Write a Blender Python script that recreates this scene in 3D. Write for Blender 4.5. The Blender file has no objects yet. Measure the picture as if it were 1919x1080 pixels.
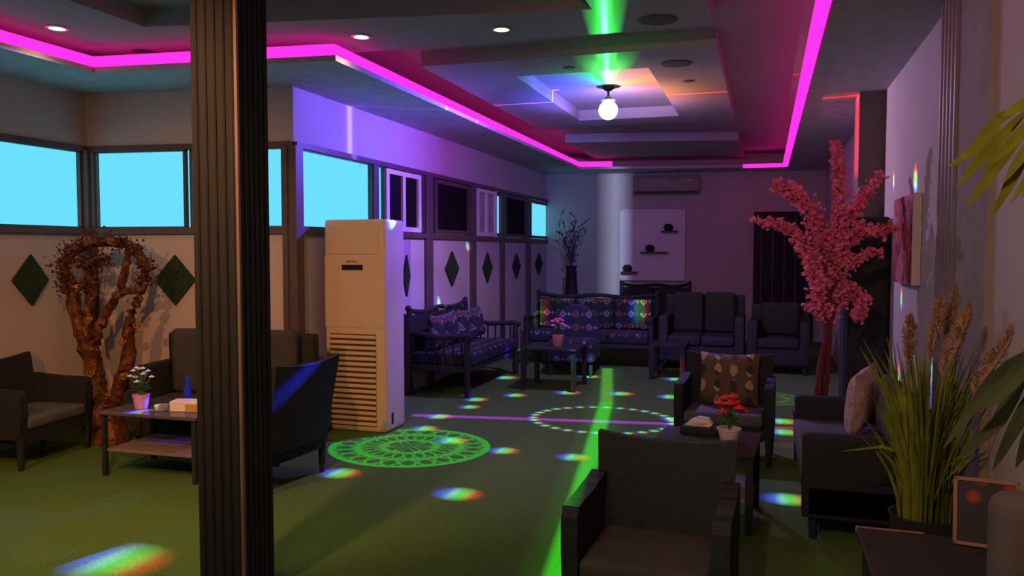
import bpy, bmesh, math, random
from mathutils import Vector, Matrix, Euler
random.seed(7)
PI = math.pi
sc = bpy.context.scene
COL = sc.collection
# ------------------------------------------------------------------ camera
F = 1480.0; W_, H_ = 1919, 1080
YAW = math.atan(475/F*math.cos(math.atan(70/F))); PITCH = math.atan(70/F); CH = 1.55
cam = bpy.data.cameras.new('camera'); cam.sensor_width = 36; cam.lens = F/W_*36
camo = bpy.data.objects.new('camera', cam); COL.objects.link(camo)
camo.location = (0, 0, CH); camo.rotation_euler = (PI/2-PITCH, 0, YAW)
cam.clip_start = .02; sc.camera = camo
R = Euler((PI/2-PITCH, 0, YAW)).to_matrix()
def ray(px, py): return R @ Vector(((px-959.5)/F, (540-py)/F, -1))
def atz(px, py, z): d = ray(px, py); k = (z-CH)/d.z; return Vector((d.x*k, d.y*k, z))
def aty(px, py, y): d = ray(px, py); k = y/d.y; return Vector((d.x*k, y, CH+d.z*k))
def atx(px, py, x): d = ray(px, py); k = x/d.x; return Vector((x, d.y*k, CH+d.z*k))
def fl(px, py): return atz(px, py, 0)

# ------------------------------------------------------------------ materials
def nt(name):
    m = bpy.data.materials.new(name); m.use_nodes = True; n = m.node_tree
    return m, n, n.nodes['Principled BSDF']
def mat(name, col, rough=.6, metal=0, var=.12, scale=8, bump=0, bscale=60, emit=None, es=0, spec=.22, alpha=1, trans=0, ior=1.45, stretch=None):
    m, n, b = nt(name)
    b.inputs['Roughness'].default_value = rough; b.inputs['Metallic'].default_value = metal
    b.inputs['Specular IOR Level'].default_value = spec
    b.inputs['Transmission Weight'].default_value = trans; b.inputs['IOR'].default_value = ior
    tc = n.nodes.new('ShaderNodeTexCoord'); mp = n.nodes.new('ShaderNodeMapping')
    if stretch: mp.inputs['Scale'].default_value = stretch
    n.links.new(tc.outputs['Object'], mp.inputs[0])
    no = n.nodes.new('ShaderNodeTexNoise'); no.inputs['Scale'].default_value = scale; no.inputs['Detail'].default_value = 4
    n.links.new(mp.outputs[0], no.inputs['Vector'])
    cr = n.nodes.new('ShaderNodeValToRGB')
    a = [c*(1-var) for c in col]; d = [min(1, c*(1+var)) for c in col]
    cr.color_ramp.elements[0].position = .3; cr.color_ramp.elements[0].color = (*a, 1)
    cr.color_ramp.elements[1].position = .7; cr.color_ramp.elements[1].color = (*d, 1)
    n.links.new(no.outputs['Fac'], cr.inputs[0]); n.links.new(cr.outputs[0], b.inputs['Base Color'])
    if bump:
        n2 = n.nodes.new('ShaderNodeTexNoise'); n2.inputs['Scale'].default_value = bscale
        n.links.new(mp.outputs[0], n2.inputs['Vector'])
        bu = n.nodes.new('ShaderNodeBump'); bu.inputs['Strength'].default_value = bump; bu.inputs['Distance'].default_value = .01
        n.links.new(n2.outputs['Fac'], bu.inputs['Height']); n.links.new(bu.outputs[0], b.inputs['Normal'])
    if emit:
        b.inputs['Emission Color'].default_value = (*emit, 1); b.inputs['Emission Strength'].default_value = es
    return m
def wicker(name, col):
    m, n, b = nt(name); b.inputs['Roughness'].default_value = .6; b.inputs['Specular IOR Level'].default_value = .12; b.inputs['Base Color'].default_value = (*col, 1)
    tc = n.nodes.new('ShaderNodeTexCoord')
    ck = n.nodes.new('ShaderNodeTexBrick'); ck.inputs['Scale'].default_value = 34; ck.inputs['Mortar Size'].default_value = .03
    ck.inputs['Color1'].default_value = (*col, 1); ck.inputs['Color2'].default_value = (*[c*.75 for c in col], 1); ck.inputs['Mortar'].default_value = (*[c*.35 for c in col], 1)
    sp = n.nodes.new('ShaderNodeSeparateXYZ'); cb = n.nodes.new('ShaderNodeCombineXYZ'); ad = n.nodes.new('ShaderNodeMath')
    n.links.new(tc.outputs['Object'], sp.inputs[0]); n.links.new(sp.outputs[0], ad.inputs[0]); n.links.new(sp.outputs[1], ad.inputs[1])
    n.links.new(ad.outputs[0], cb.inputs[0]); n.links.new(sp.outputs[2], cb.inputs[1]); n.links.new(cb.outputs[0], ck.inputs['Vector'])
    n.links.new(ck.outputs['Color'], b.inputs['Base Color'])
    bu = n.nodes.new('ShaderNodeBump'); bu.inputs['Strength'].default_value = .6; bu.inputs['Distance'].default_value = .004; bu.invert = True
    n.links.new(ck.outputs['Fac'], bu.inputs['Height']); n.links.new(bu.outputs[0], b.inputs['Normal'])
    return m
def emis(name, col, s, extra=None):
    m, n, b = nt(name); n.nodes.remove(b)
    e = n.nodes.new('ShaderNodeEmission'); e.inputs[0].default_value = (*col, 1); e.inputs[1].default_value = s
    n.links.new(e.outputs[0], n.nodes['Material Output'].inputs[0]); return m
def NM(n, op, *a, clamp=False):
    x = n.nodes.new('ShaderNodeMath'); x.operation = op; x.use_clamp = clamp
    for i, v in enumerate(a):
        if hasattr(v, 'is_output'): n.links.new(v, x.inputs[i])
        else: x.inputs[i].default_value = v
    return x.outputs[0]
def diamond_fabric(name, base=(.010, .014, .022)):
    m, n, b = nt(name); b.inputs['Roughness'].default_value = .9
    tc = n.nodes.new('ShaderNodeTexCoord'); sp = n.nodes.new('ShaderNodeSeparateXYZ'); n.links.new(tc.outputs['Object'], sp.inputs[0])
    x, y, z = sp.outputs; v = NM(n, 'SUBTRACT', z, y)
    cell = .17
    def frac(o, off=0):
        t = NM(n, 'ADD', NM(n, 'DIVIDE', o, cell), 50.5+off); return NM(n, 'ABSOLUTE', NM(n, 'SUBTRACT', NM(n, 'FRACT', t), .5))
    d = NM(n, 'ADD', frac(x), frac(v)); d2 = NM(n, 'ADD', frac(x, .5), frac(v, 0))
    ring = NM(n, 'SUBTRACT', NM(n, 'LESS_THAN', d, .30), NM(n, 'LESS_THAN', d, .16))
    small = NM(n, 'LESS_THAN', d2, .15); core = NM(n, 'LESS_THAN', d, .07)
    rowc = n.nodes.new('ShaderNodeTexNoise'); rowc.inputs['Scale'].default_value = 3.2; n.links.new(tc.outputs['Object'], rowc.inputs['Vector'])
    cr = n.nodes.new('ShaderNodeValToRGB'); cr.color_ramp.interpolation = 'CONSTANT'
    E = cr.color_ramp.elements; E[0].color = (.16, .06, .02, 1); E[1].position = .46; E[1].color = (.17, .17, .2, 1)
    e = E.new(.6); e.color = (.06, .012, .02, 1); e = E.new(.66); e.color = (.07, .075, .10, 1)
    n.links.new(rowc.outputs['Fac'], cr.inputs[0])
    mk = NM(n, 'MAXIMUM', NM(n, 'MAXIMUM', ring, core), small, clamp=True)
    mx = n.nodes.new('ShaderNodeMix'); mx.data_type = 'RGBA'; n.links.new(mk, mx.inputs[0])
    mx.inputs[6].default_value = (*base, 1); n.links.new(cr.outputs[0], mx.inputs[7]); n.links.new(mx.outputs[2], b.inputs['Base Color'])
    return m
def stripe_fabric(name):
    m, n, b = nt(name); b.inputs['Roughness'].default_value = .9
    tc = n.nodes.new('ShaderNodeTexCoord'); sp = n.nodes.new('ShaderNodeSeparateXYZ'); n.links.new(tc.outputs['Object'], sp.inputs[0])
    x, y, z = sp.outputs
    sw = NM(n, 'MULTIPLY', NM(n, 'ABSOLUTE', NM(n, 'SINE', NM(n, 'MULTIPLY', z, 26))), .30)   # leaf bulges
    f = NM(n, 'ABSOLUTE', NM(n, 'SUBTRACT', NM(n, 'FRACT', NM(n, 'ADD', NM(n, 'MULTIPLY', x, 8.6), 50.2)), .5))
    leaf = NM(n, 'LESS_THAN', f, NM(n, 'ADD', sw, -.05))
    alt = NM(n, 'GREATER_THAN', NM(n, 'SINE', NM(n, 'ADD', NM(n, 'MULTIPLY', z, 26), NM(n, 'MULTIPLY', x, 14))), 0)
    mx = n.nodes.new('ShaderNodeMix'); mx.data_type = 'RGBA'; n.links.new(alt, mx.inputs[0])
    mx.inputs[6].default_value = (.04, .03, .03, 1); mx.inputs[7].default_value = (.42, .32, .2, 1)
    m2 = n.nodes.new('ShaderNodeMix'); m2.data_type = 'RGBA'; n.links.new(leaf, m2.inputs[0]); m2.inputs[6].default_value = (.13, .075, .045, 1)
    n.links.new(mx.outputs[2], m2.inputs[7]); n.links.new(m2.outputs[2], b.inputs['Base Color']); return m

M = {}
M['wall'] = mat('painted wall', (.47, .43, .41), .75, var=.04, scale=1.5, bump=.05, bscale=120)
M['ceil'] = mat('painted ceiling', (.34, .34, .34), .8, var=.03, scale=1.2)
M['frame'] = mat('brown aluminium frame', (.11, .085, .08), .45, .2)
M['turf'] = mat('short artificial turf', (.088, .165, .042), .95, var=.2, scale=70, bump=.5, bscale=260, spec=.1)
M['black'] = wicker('woven black rattan', (.034, .040, .046))
M['cush'] = mat('charcoal seat cushion', (.055, .055, .055), .9, bump=.2, bscale=200)
M['gcush'] = mat('grey seat cushion', (.10, .10, .11), .9, bump=.2, bscale=200)
M['dark'] = mat('black lacquered wood', (.028, .030, .028), .5, spec=.15)
M['dleather'] = mat('black upholstery', (.030, .032, .030), .6, spec=.1, bump=.1, bscale=40)
M['column'] = mat('dark fluted cladding', (.025, .026, .030), .75, 0, spec=.12, var=.2, scale=3, stretch=(1, 1, .1))
M['coltrim'] = mat('brass coloured corner strip', (.25, .17, .14), .4, .3)
M['acbody'] = mat('off white appliance plastic', (.56, .45, .33), .5, var=.03)
M['acdark'] = mat('dark recess of the grille', (.10, .06, .03), .6)
M['display'] = mat('black glass display', (.02, .02, .02), .15)
M['wac'] = mat('grey white air conditioner plastic', (.30, .29, .24), .5)
M['white'] = mat('white painted wood', (.72, .70, .70), .5, var=.03)
M['diam'] = mat('dark green turf diamond', (.025, .05, .022), .95, var=.4, scale=60, bump=.6, bscale=200)
M['pane'] = emis('bright window pane', (.150, .735, 1), .76)
M['dpane'] = mat('dark glazing', (.010, .010, .010), .6, spec=.04)
M['gpane'] = mat('grey frosted glazing', (.35, .36, .33), .4)
M['led'] = emis('pink led strip', (1.0, .014, .34), 2.0)
M['lamp'] = emis('warm downlight disc', (1, .62, .28), 7)
M['chrome'] = mat('satin metal ring', (.5, .5, .5), .3, .7)
M['disc'] = mat('grey unlit ceiling disc', (.10, .10, .10), .8)
M['gold'] = mat('gilded brown bark', (.13, .05, .02), .45, .25, var=.6, scale=26, bump=.8, bscale=40)
M['goldleaf'] = mat('bronze coloured leaves', (.13, .055, .03), .45, .3, var=.6, scale=20)
M['gilt'] = mat('gold leaf', (.5, .24, .05), .3, .6, var=.5, scale=40)
M['glass'] = mat('clear glass', (.9, .95, 1), .05, trans=.9)
M['paper'] = mat('white tissue box card', (.75, .70, .66), .7)
M['tissue'] = mat('white tissue', (.8, .68, .68), .8)
M['gold2'] = mat('golden print', (.5, .3, .08), .4)
M['pot_pink'] = mat('pink ceramic pot', (.7, .32, .34), .5)
M['pot_white'] = mat('white ceramic pot', (.7, .6, .58), .5)
M['petalw'] = mat('white petals', (.7, .72, .75), .7)
M['petalp'] = mat('pink blossom petals', (.80, .19, .36), .7, var=.25, scale=30)
M['petalr'] = mat('red petals', (.75, .06, .03), .6)
M['leaf'] = mat('green leaves', (.09, .18, .04), .6)
M['bark'] = mat('dark brown bark', (.10, .045, .04), .8, bump=.4)
M['barkr'] = mat('reddish brown trunk', (.14, .025, .03), .7, bump=.4)
M['twig'] = mat('dusky twigs', (.10, .06, .11), .8)
M['ttop'] = mat('smoked glass tabletop', (.09, .075, .08), .2)
M['tshelf'] = mat('brown table shelf', (.2, .15, .14), .5)
M['diamf'] = diamond_fabric('navy kilim fabric with diamonds')
M['stripe'] = stripe_fabric('brown cushion with leaf stripes')
M['pillowp'] = mat('dusty pink cushion fabric', (.48, .33, .33), .9, var=.25, scale=25, bump=.5, bscale=50)
M['pillowd'] = mat('charcoal cushion fabric', (.08, .085, .10), .9)
M['grass'] = mat('yellow green grass blades', (.15, .19, .02), .6, var=.4, scale=9)
M['palm'] = mat('lime green palm leaf', (.12, .15, .01), .5, var=.4, scale=6)
M['dpalm'] = mat('dark green palm leaf', (.05, .075, .035), .35, var=.4, scale=6)
M['plume'] = mat('beige plume', (.30, .19, .125), .95, var=.2, scale=30, bump=.8, bscale=90)
M['canvas'] = None
M['silver'] = mat('pale canvas edge', (.55, .50, .52), .5)
M['door'] = mat('dark door glass', (.025, .025, .027), .3)
M['blind'] = mat('grey vertical bar', (.09, .085, .09), .5)
M['greyfab'] = mat('grey upholstery fabric', (.085, .075, .08), .9, bump=.2, bscale=150)
M['woodedge'] = mat('reddish wood edge', (.30, .16, .12), .4)
M['flute2'] = mat('grey fluted profile', (.22, .18, .19), .4, .3)
M['reveal'] = mat('grey painted reveal', (.26, .235, .205), .7)
M['lavlip'] = mat('painted soffit lip', (.5, .5, .52), .7)
def canvas_mat():
    m, n, b = nt('red and grey floral canvas')
    tc = n.nodes.new('ShaderNodeTexCoord'); no = n.nodes.new('ShaderNodeTexNoise'); no.inputs['Scale'].default_value = 5; no.inputs['Detail'].default_value = 6; no.inputs['Distortion'].default_value = 1.2
    n.links.new(tc.outputs['Object'], no.inputs['Vector'])
    cr = n.nodes.new('ShaderNodeValToRGB'); E = cr.color_ramp.elements
    E[0].position = .38; E[0].color = (.06, .015, .03, 1); E[1].position = .5; E[1].color = (.45, .03, .06, 1)
    e = E.new(.58); e.color = (.5, .12, .16, 1); e = E.new(.68); e.color = (.35, .25, .32, 1)
    n.links.new(no.outputs['Fac'], cr.inputs[0]); n.links.new(cr.outputs[0], b.inputs['Base Color']); b.inputs['Roughness'].default_value = .5
    return m
M['canvas'] = canvas_mat()

# ------------------------------------------------------------------ mesh helper
class MB:
    def __init__(s): s.bm = bmesh.new()
    def box(s, x0, x1, y0, y1, z0, z1, bev=0, seg=2, mt=None):
        r = bmesh.ops.create_cube(s.bm, size=1)['verts']
        for v in r: v.co = Vector(((x0+x1)/2+v.co.x*(x1-x0), (y0+y1)/2+v.co.y*(y1-y0), (z0+z1)/2+v.co.z*(z1-z0)))
        if bev:
            es = list({e for v in r for e in v.link_edges}); q = bmesh.ops.bevel(s.bm, geom=es, offset=bev, segments=seg, profile=.6, affect='EDGES')
            r = list({v for f in q['faces'] for v in f.verts} | {v for v in r if v.is_valid})
        if mt: bmesh.ops.transform(s.bm, matrix=mt, verts=r)
        return s
    def prism(s, pts, z0, z1):
        lo = [s.bm.verts.new((p[0], p[1], z0)) for p in pts]; hi = [s.bm.verts.new((p[0], p[1], z1)) for p in pts]
        n = len(pts); s.bm.faces.new(lo[::-1]); s.bm.faces.new(hi)
        for i in range(n): s.bm.faces.new((lo[i], lo[(i+1) % n], hi[(i+1) % n], hi[i]))
        return s
    def solid(s, front, off):      # polygon of 3d points extruded by vector off
        off = Vector(off); a = [s.bm.verts.new(p) for p in front]; b = [s.bm.verts.new(Vector(p)+off) for p in front]; n = len(front)
        s.bm.faces.new(a); s.bm.faces.new(b[::-1])
        for i in range(n): s.bm.faces.new((a[i], b[i], b[(i+1) % n], a[(i+1) % n]))
        return s
    def tube(s, pts, rad, seg=8, jit=0, cap=True):
        pts = [Vector(p) for p in pts]; n = len(pts); rings = []
        if not hasattr(rad, '__len__'): rad = [rad]*n
        up = Vector((.31, .17, .93)).normalized()
        for i, p in enumerate(pts):
            t = (pts[min(i+1, n-1)]-pts[max(i-1, 0)]).normalized()
            a = t.cross(up); a = a.normalized() if a.length > .05 else t.cross(Vector((1, 0, 0))).normalized(); b = t.cross(a)
            rings.append([s.bm.verts.new(p+(a*math.cos(2*PI*k/seg)+b*math.sin(2*PI*k/seg))*rad[i]*(1+random.uniform(-jit, jit))) for k in range(seg)])
        for i in range(n-1):
            for k in range(seg): s.bm.faces.new((rings[i][k], rings[i][(k+1) % seg], rings[i+1][(k+1) % seg], rings[i+1][k]))
        if cap: s.bm.faces.new(rings[0][::-1]); s.bm.faces.new(rings[-1])
        return s
    def lathe(s, prof, c=(0, 0, 0), seg=24):
        c = Vector(c); rings = []
        for r, z in prof: rings.append([s.bm.verts.new(c+Vector((max(r, .0005)*math.cos(2*PI*k/seg), max(r, .0005)*math.sin(2*PI*k/seg), z))) for k in range(seg)])
        for i in range(len(rings)-1):
            for k in range(seg): s.bm.faces.new((rings[i][k], rings[i][(k+1) % seg], rings[i+1][(k+1) % seg], rings[i+1][k]))
        s.bm.faces.new(rings[0][::-1]); s.bm.faces.new(rings[-1]); return s
    def ball(s, c, r, sub=2, sc_=(1, 1, 1), jit=0, mt=None):
        vs = bmesh.ops.create_icosphere(s.bm, subdivisions=sub, radius=1)['verts']
        for v in vs:
            k = 1+random.uniform(-jit, jit); q = Vector((v.co.x*r*sc_[0]*k, v.co.y*r*sc_[1]*k, v.co.z*r*sc_[2]*k)); v.co = (mt @ q if mt else q)+Vector(c)
        return s
    def strip(s, pts, wid, nrm=(0, 0, 1), th=.0015):   # leaf blade: midrib points, half widths, with real thickness
        pts = [Vector(p) for p in pts]; n = len(pts); L = []; 
        for i, p in enumerate(pts):
            t = (pts[min(i+1, n-1)]-pts[max(i-1, 0)]).normalized(); a = t.cross(Vector(nrm)).normalized(); b = a.cross(t)
            L.append([s.bm.verts.new(p-a*wid[i]+b*wid[i]*.25), s.bm.verts.new(p+b*th), s.bm.verts.new(p+a*wid[i]+b*wid[i]*.25), s.bm.verts.new(p-b*th)])
        for i in range(n-1):
            for k in range(4): s.bm.faces.new((L[i][k], L[i][(k+1) % 4], L[i+1][(k+1) % 4], L[i+1][k]))
        s.bm.faces.new(L[0][::-1]); s.bm.faces.new(L[-1])
        return s
    def build(s, name, m, parent=None, smooth=False):
        bmesh.ops.recalc_face_normals(s.bm, faces=s.bm.faces)
        me = bpy.data.meshes.new(name); s.bm.to_mesh(me); s.bm.free(); me.materials.append(m)
        if smooth:
            for p in me.polygons: p.use_smooth = True
            try: me.set_sharp_from_angle(angle=math.radians(40))
            except Exception: pass
        o = bpy.data.objects.new(name, me); COL.objects.link(o)
        if parent: o.parent = parent
        return o
def tag(o, label=None, cat=None, group=None, kind=None):
    if label: o['label'] = label
    if cat: o['category'] = cat
    if group: o['group'] = group
    if kind: o['kind'] = kind
    return o
def thing(name, label, cat, loc=(0, 0, 0), rz=0, group=None):
    o = bpy.data.objects.new(name, None); COL.objects.link(o); o.location = loc; o.rotation_euler = (0, 0, rz); o.empty_display_size = .1
    return tag(o, label, cat, group)
def struct(o): o['kind'] = 'structure'; return o
def copy_tree(o, parent=None):
    c = o.copy(); COL.objects.link(c); c.parent = parent
    for ch in [x for x in COL.objects if x.parent == o]: copy_tree(ch, c)
    return c

# ------------------------------------------------------------------ room shell
XC, XA, XR = -3.72, -5.62, .95
A0 = (XA, -1.5); A1 = (XA, 5.45); B1 = (XC, 5.70); C1 = (XC, 13.6); D1 = (XR, 14.3); E1 = (XR, -1.5)
ZS, ZI, ZT = 2.90, 3.08, 3.20
WB, WT = 1.735, 2.415                     # window band
struct(MB().box(-6.2, 1.6, -1.6, 14.8, -.1, 0).build('floor', M['turf']))
struct(MB().box(-6.2, 1.6, -1.6, 14.8, ZT, ZT+.12).build('ceiling', M['ceil']))
def wallseg(name, p, q, nrm, bands, th=.14, m='wall'):
    mb = MB(); nx, ny = nrm
    for z0, z1 in bands: mb.prism([p, q, (q[0]+nx*th, q[1]+ny*th), (p[0]+nx*th, p[1]+ny*th)], z0, z1)
    return struct(mb.build(name, M[m]))
bands = [(0, WB), (WT, ZT)]
wallseg('wall_left', A0, A1, (-1, 0), bands)
wallseg('wall_alcove', A1, B1, (0, 1), bands)
wallseg('wall_west', (B1[0], 5.84), C1, (-1, 0), bands)
wallseg('wall_back', (C1[0]-.2, C1[1]-.03), (D1[0]+.2, D1[1]+.03), (0, 1), [(0, ZT)])
wallseg('wall_right', D1, E1, (1, 0), [(0, ZT)])
# window-band posts and rails
def onwall(p, q, t): return Vector((p[0]+(q[0]-p[0])*t, p[1]+(q[1]-p[1])*t, 0))
def panel(p, q, n, d0, d1, z0, z1, mb=None):
    mb = mb or MB(); n = Vector((n[0], n[1], 0)); p = Vector((p[0], p[1], 0)); q = Vector((q[0], q[1], 0))
    pts = [p+n*d0, q+n*d0, q+n*d1, p+n*d1]; return mb.prism([(v.x, v.y) for v in pts], z0, z1)
nB = Vector((.132, -.991))
trim = 0
def rail(p, q, n, z0, z1, d=.035, m='frame'):
    global trim; trim += 1
    return struct(panel(p, q, n, -.05, d, z0, z1).build('trim_%d' % trim, M[m]))
for p, q, n in ((A0, A1, (1, 0)), (A1, B1, nB), (B1, C1, (1, 0))):
    rail(p, q, n, WB-.045, WB+.012); rail(p, q, n, WT-.012, WT+.035)
# corner posts (window band and below)
def post(x, y, w, n, z0=0, z1=WT, d=.03):
    global trim; trim += 1
    h = w/2
    if abs(n[0]) > .9: mb = MB().box(x-.06, x+d, y-h, y+h, z0, z1)
    else: mb = MB().box(x-h, x+h, y-d, y+.06, z0, z1)
    return struct(mb.build('trim_%d' % trim, M['frame']))
post(XA+.01, 5.43, .10, (1, 0), 0, WT, .05); post(-5.57, 5.44, .06, (0, 1), 1.0, WT)
post(XC+.0, 5.72, .11, (1, 0), 0, WT+.001, .042)
post(-3.78, 5.68, .05, (0, 1), 0, WT, .03)
def yC(px, py=430): return atx(px, py, XC).y
cols = [(697, 706), (790, 812), (880, 889), (936, 943), (985, 992)]
for i, (a, b) in enumerate(cols):
    y0, y1 = yC(a), yC(b); post(XC, (y0+y1)/2, max(.06, y1-y0) if i != 1 else .2, (1, 0), 0 if i else WB, WT, .03)
# window panes: (pixel x0, x1, kind)
wn = 0
def window(mk, label=None):
    global wn; wn += 1
    r = thing('window_%d' % wn, label, None); r['kind'] = 'structure'
    if label is None and 'label' in r: del r['label']
    mk(r); return r
def lit(p, q, n):
    def f(r):
        panel(p, q, n, -.05, -.03, WB, WT).build('pane', M['pane'], r)
        a = Vector((q[0]-p[0], q[1]-p[1])); L = a.length; a /= L
        def at(s): return (p[0]+a.x*s, p[1]+a.y*s)
        mb = MB(); e = .022
        panel(at(0), at(e), n, -.03, .012, WB, WT, mb); panel(at(L-e), at(L), n, -.03, .012, WB, WT, mb)
        panel(at(0), at(L), n, -.03, .012, WB, WB+e, mb); panel(at(0), at(L), n, -.03, .012, WT-e, WT, mb)
        mb.build('window_frame', M['frame'], r)
    return f
yA = [-1.5, .4, 2.5, 5.38]
for i in range(3): window(lit((XA, yA[i]+.03), (XA, yA[i+1]-.03 if i < 2 else yA[i+1]), (1, 0)))
post(XA, .4, .08, (1, 0), WB, WT); post(XA, 2.5, .08, (1, 0), WB, WT)
b0 = onwall(A1, B1, .035); bm1 = onwall(A1, B1, .5); b1 = onwall(A1, B1, .955)
window(lit(b0.xy, onwall(A1, B1, .49).xy, nB)); window(lit(onwall(A1, B1, .51).xy, b1.xy, nB))
window(lit((XC, 5.77), (XC, yC(697)), (1, 0)))
window(lit((XC, yC(706)), (XC, yC(721)), (1, 0)))
def sash(ya, yb, pm, fm='white', cells=2, off=.02):
    def f(r):
        z0, z1 = WB+.02, WT-.02; L = yb-ya; fw = .055*min(1, L/1.0)+.02
        mb = MB(); X0, X1 = XC-.02, XC+off
        mb.box(X0, X1, ya, ya+fw, z0, z1); mb.box(X0, X1, yb-fw, yb, z0, z1); mb.box(X0, X1-.003, ya+.001, yb-.001, z0+.001, z0+.05); mb.box(X0, X1-.003, ya+.001, yb-.001, z1-.05, z1-.001)
        for k in range(1, cells): c = ya+L*k/cells; mb.box(X0, X1-.005, c-fw*.5, c+fw*.5, z0+.002, z1-.002)
        mb.build('window_frame', M[fm], r)
        MB().box(XC-.03, XC-.022+.012, ya+.01, yb-.01, z0, z1).build('pane', M[pm], r)
    return f
window(sash(yC(722), yC(787), 'dpane'))
window(sash(yC(788), yC(793), 'pane', 'frame', 1))
window(sash(yC(813), yC(880), 'dpane', 'frame', 1))
window(sash(yC(884), yC(892), 'pane', 'frame', 1, .0))
window(sash(yC(893), yC(929), 'gpane', 'white', 2))
window(sash(yC(930), yC(937), 'pane', 'frame', 1, .0))
window(sash(yC(944), yC(986), 'dpane', 'frame', 1))
window(sash(yC(992), yC(1029), 'pane', 'frame', 1))
# soffit
inner = [(-4.87, -1.5), (-4.87, 4.80), (-2.93, 5.03), (-2.95, 12.9), (.30, 13.55), (.32, -1.5)]
outer = [A0, A1, B1, C1, D1, E1]
mb = MB()
for i in range(5): mb.prism([inner[i], inner[i+1], outer[i+1], outer[i]], ZS, ZS+.04)
struct(mb.build('trim_40', M['lavlip']))
# front plate with a recess, and two lowered panels
def plate(name, pts, holes, z0, z1):
    mb = MB()
    if not holes: mb.prism(pts, z0, z1)
    else:
        h = holes
        for i in range(4): mb.prism([pts[i], pts[(i+1) % 4], h[(i+1) % 4], h[i]], z0, z1)
    return struct(mb.build(name, M['ceil']))
plate('trim_41', [(-5.6, -1.5), (-.36, -1.5), (-.36, 5.6), (-5.6, 5.45)], [(-4.10, .5), (-1.07, .5), (-1.07, 5.0), (-4.07, 4.45)], ZI, ZT)
plate('trim_42', [(-2.75, 6.1), (-.37, 6.15), (-.37, 9.75), (-2.75, 9.6)], [(-2.11, 6.7), (-.955, 6.72), (-.955, 9.2), (-2.11, 9.17)], ZI, ZT)
plate('trim_43', [(-2.72, 10.95), (-.38, 11.45), (-.36, 13.5), (-2.72, 12.95)], None, ZI, ZT)
# led strips
def ledpath(name, pts, label, w_=.028, z0=.041, z1=.125):
    mb = MB()
    for i in range(len(pts)-1):
        a, b = Vector(pts[i]), Vector(pts[i+1]); t = (b-a).normalized(); n = Vector((-t.y, t.x))*.014
        n = n*w_/.028
        a2, b2 = a-t*.014, b+t*.014
        mb.prism([(a2-n), (b2-n), (b2+n), (a2+n)], ZS+z0, ZS+z1)
    return tag(mb.build(name, M['led']), label, 'light strip', 'pink led strips in the ceiling cove')
e1 = aty(1145, 313, 13.0); e2 = aty(1394, 313, 13.4)
bx = lambda x: 12.9+(x+2.95)*.2
ledpath('led_strip', [(-4.90, -1.4), (-4.90, 4.83), (-2.965, 5.06), (-2.985, 12.92), (e1.x, bx(e1.x)+.03)], 'long glowing pink led strip zigzagging along the left side of the ceiling')
ledpath('led_strip', [(e2.x, bx(e2.x)+.03), (.283, 13.49), (.283, -1.4)], 'glowing pink led strip running along the right side of the ceiling', .075, -.004, .05)
# nib wall on the right, reveal and fluted profile
struct(MB().box(.745, .96, 7.36, 7.75, 0, ZS).build('wall_nib', mat('dark grey painted nib', (.13, .11, .11), .7)))
y0, y1 = atx(1762, 300, XR-.03).y, atx(1796, 300, XR-.03).y
fy = min(y0, y1); gy = max(y0, y1)
mb = MB(); mb.box(XR-.02, XR-.003, fy, gy, 0, ZS)
for k in range(5): c = fy+(gy-fy)*(k+.5)/5; mb.tube([(XR-.028, c, 0), (XR-.028, c, ZS)], .022, 8)
tag(mb.build('fluted_profile', M['flute2']), 'grey fluted vertical profile on the right wall beside the grass plant', 'trim')
struct(MB().box(XR-.012, XR+.01, atx(1803, 300, XR).y, fy, 0, ZS).build('trim_44', M['dark']))  # dark strip coloured in for the shadowy gap between profile and reveal
struct(MB().box(XR-.03, XR+.01, atx(1866, 300, XR).y, atx(1803, 300, XR).y, 0, ZS).build('trim_45', M['reveal']))

# ------------------------------------------------------------------ ceiling fittings
DL = [((107, 52), 'lit warm downlight at far left above the left armchair'), ((677, 68), 'lit warm downlight just right of the dark fluted column'), ((940, 54), 'lit warm downlight nearest to the disco lamp')]
dlpos = []
for (x, y), lab in DL:
    p = atz(x, y, ZI); dlpos.append(p)
    t = thing('downlight', lab, 'ceiling light', (p.x, p.y, ZI), 0, 'lit warm downlights')
    MB().lathe([(.075, 0), (.075, -.006), (.055, -.010), (.05, -.004), (.05, 0)]).build('ring', M['chrome'], t)
    MB().lathe([(.05, -.003), (.05, -.007), (.03, -.012), (0, -.013)]).build('lens', M['lamp'], t)
for x, y, z, r, lab in [(270, 97, ZI, .09, 'unlit ceiling disc left of the column catching blue window light'), (1233, 37, ZI, .13, 'large round ceiling disc right of the green ceiling line'),
        (1267, 119, ZI, .13, 'large round ceiling disc at the upper right of the disco panel'), (875, 135, ZT, .13, 'large round ceiling disc left of the disco panel'),
        (1067, 127, ZI, .05, 'small unlit spotlight above the disco panel'), (1290, 152, ZI, .05, 'small unlit spotlight right of the disco panel'), (917, 165, ZT, .05, 'small unlit spotlight left of the disco panel')]:
    p = atz(x, y, z)
    tag(MB().lathe([(r, 0), (r, -.003), (r*.85, -.006), (0, -.005)], (p.x, p.y, z)).build('ceiling_disc', M['disc']), lab, 'ceiling light', 'unlit ceiling discs')

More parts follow.
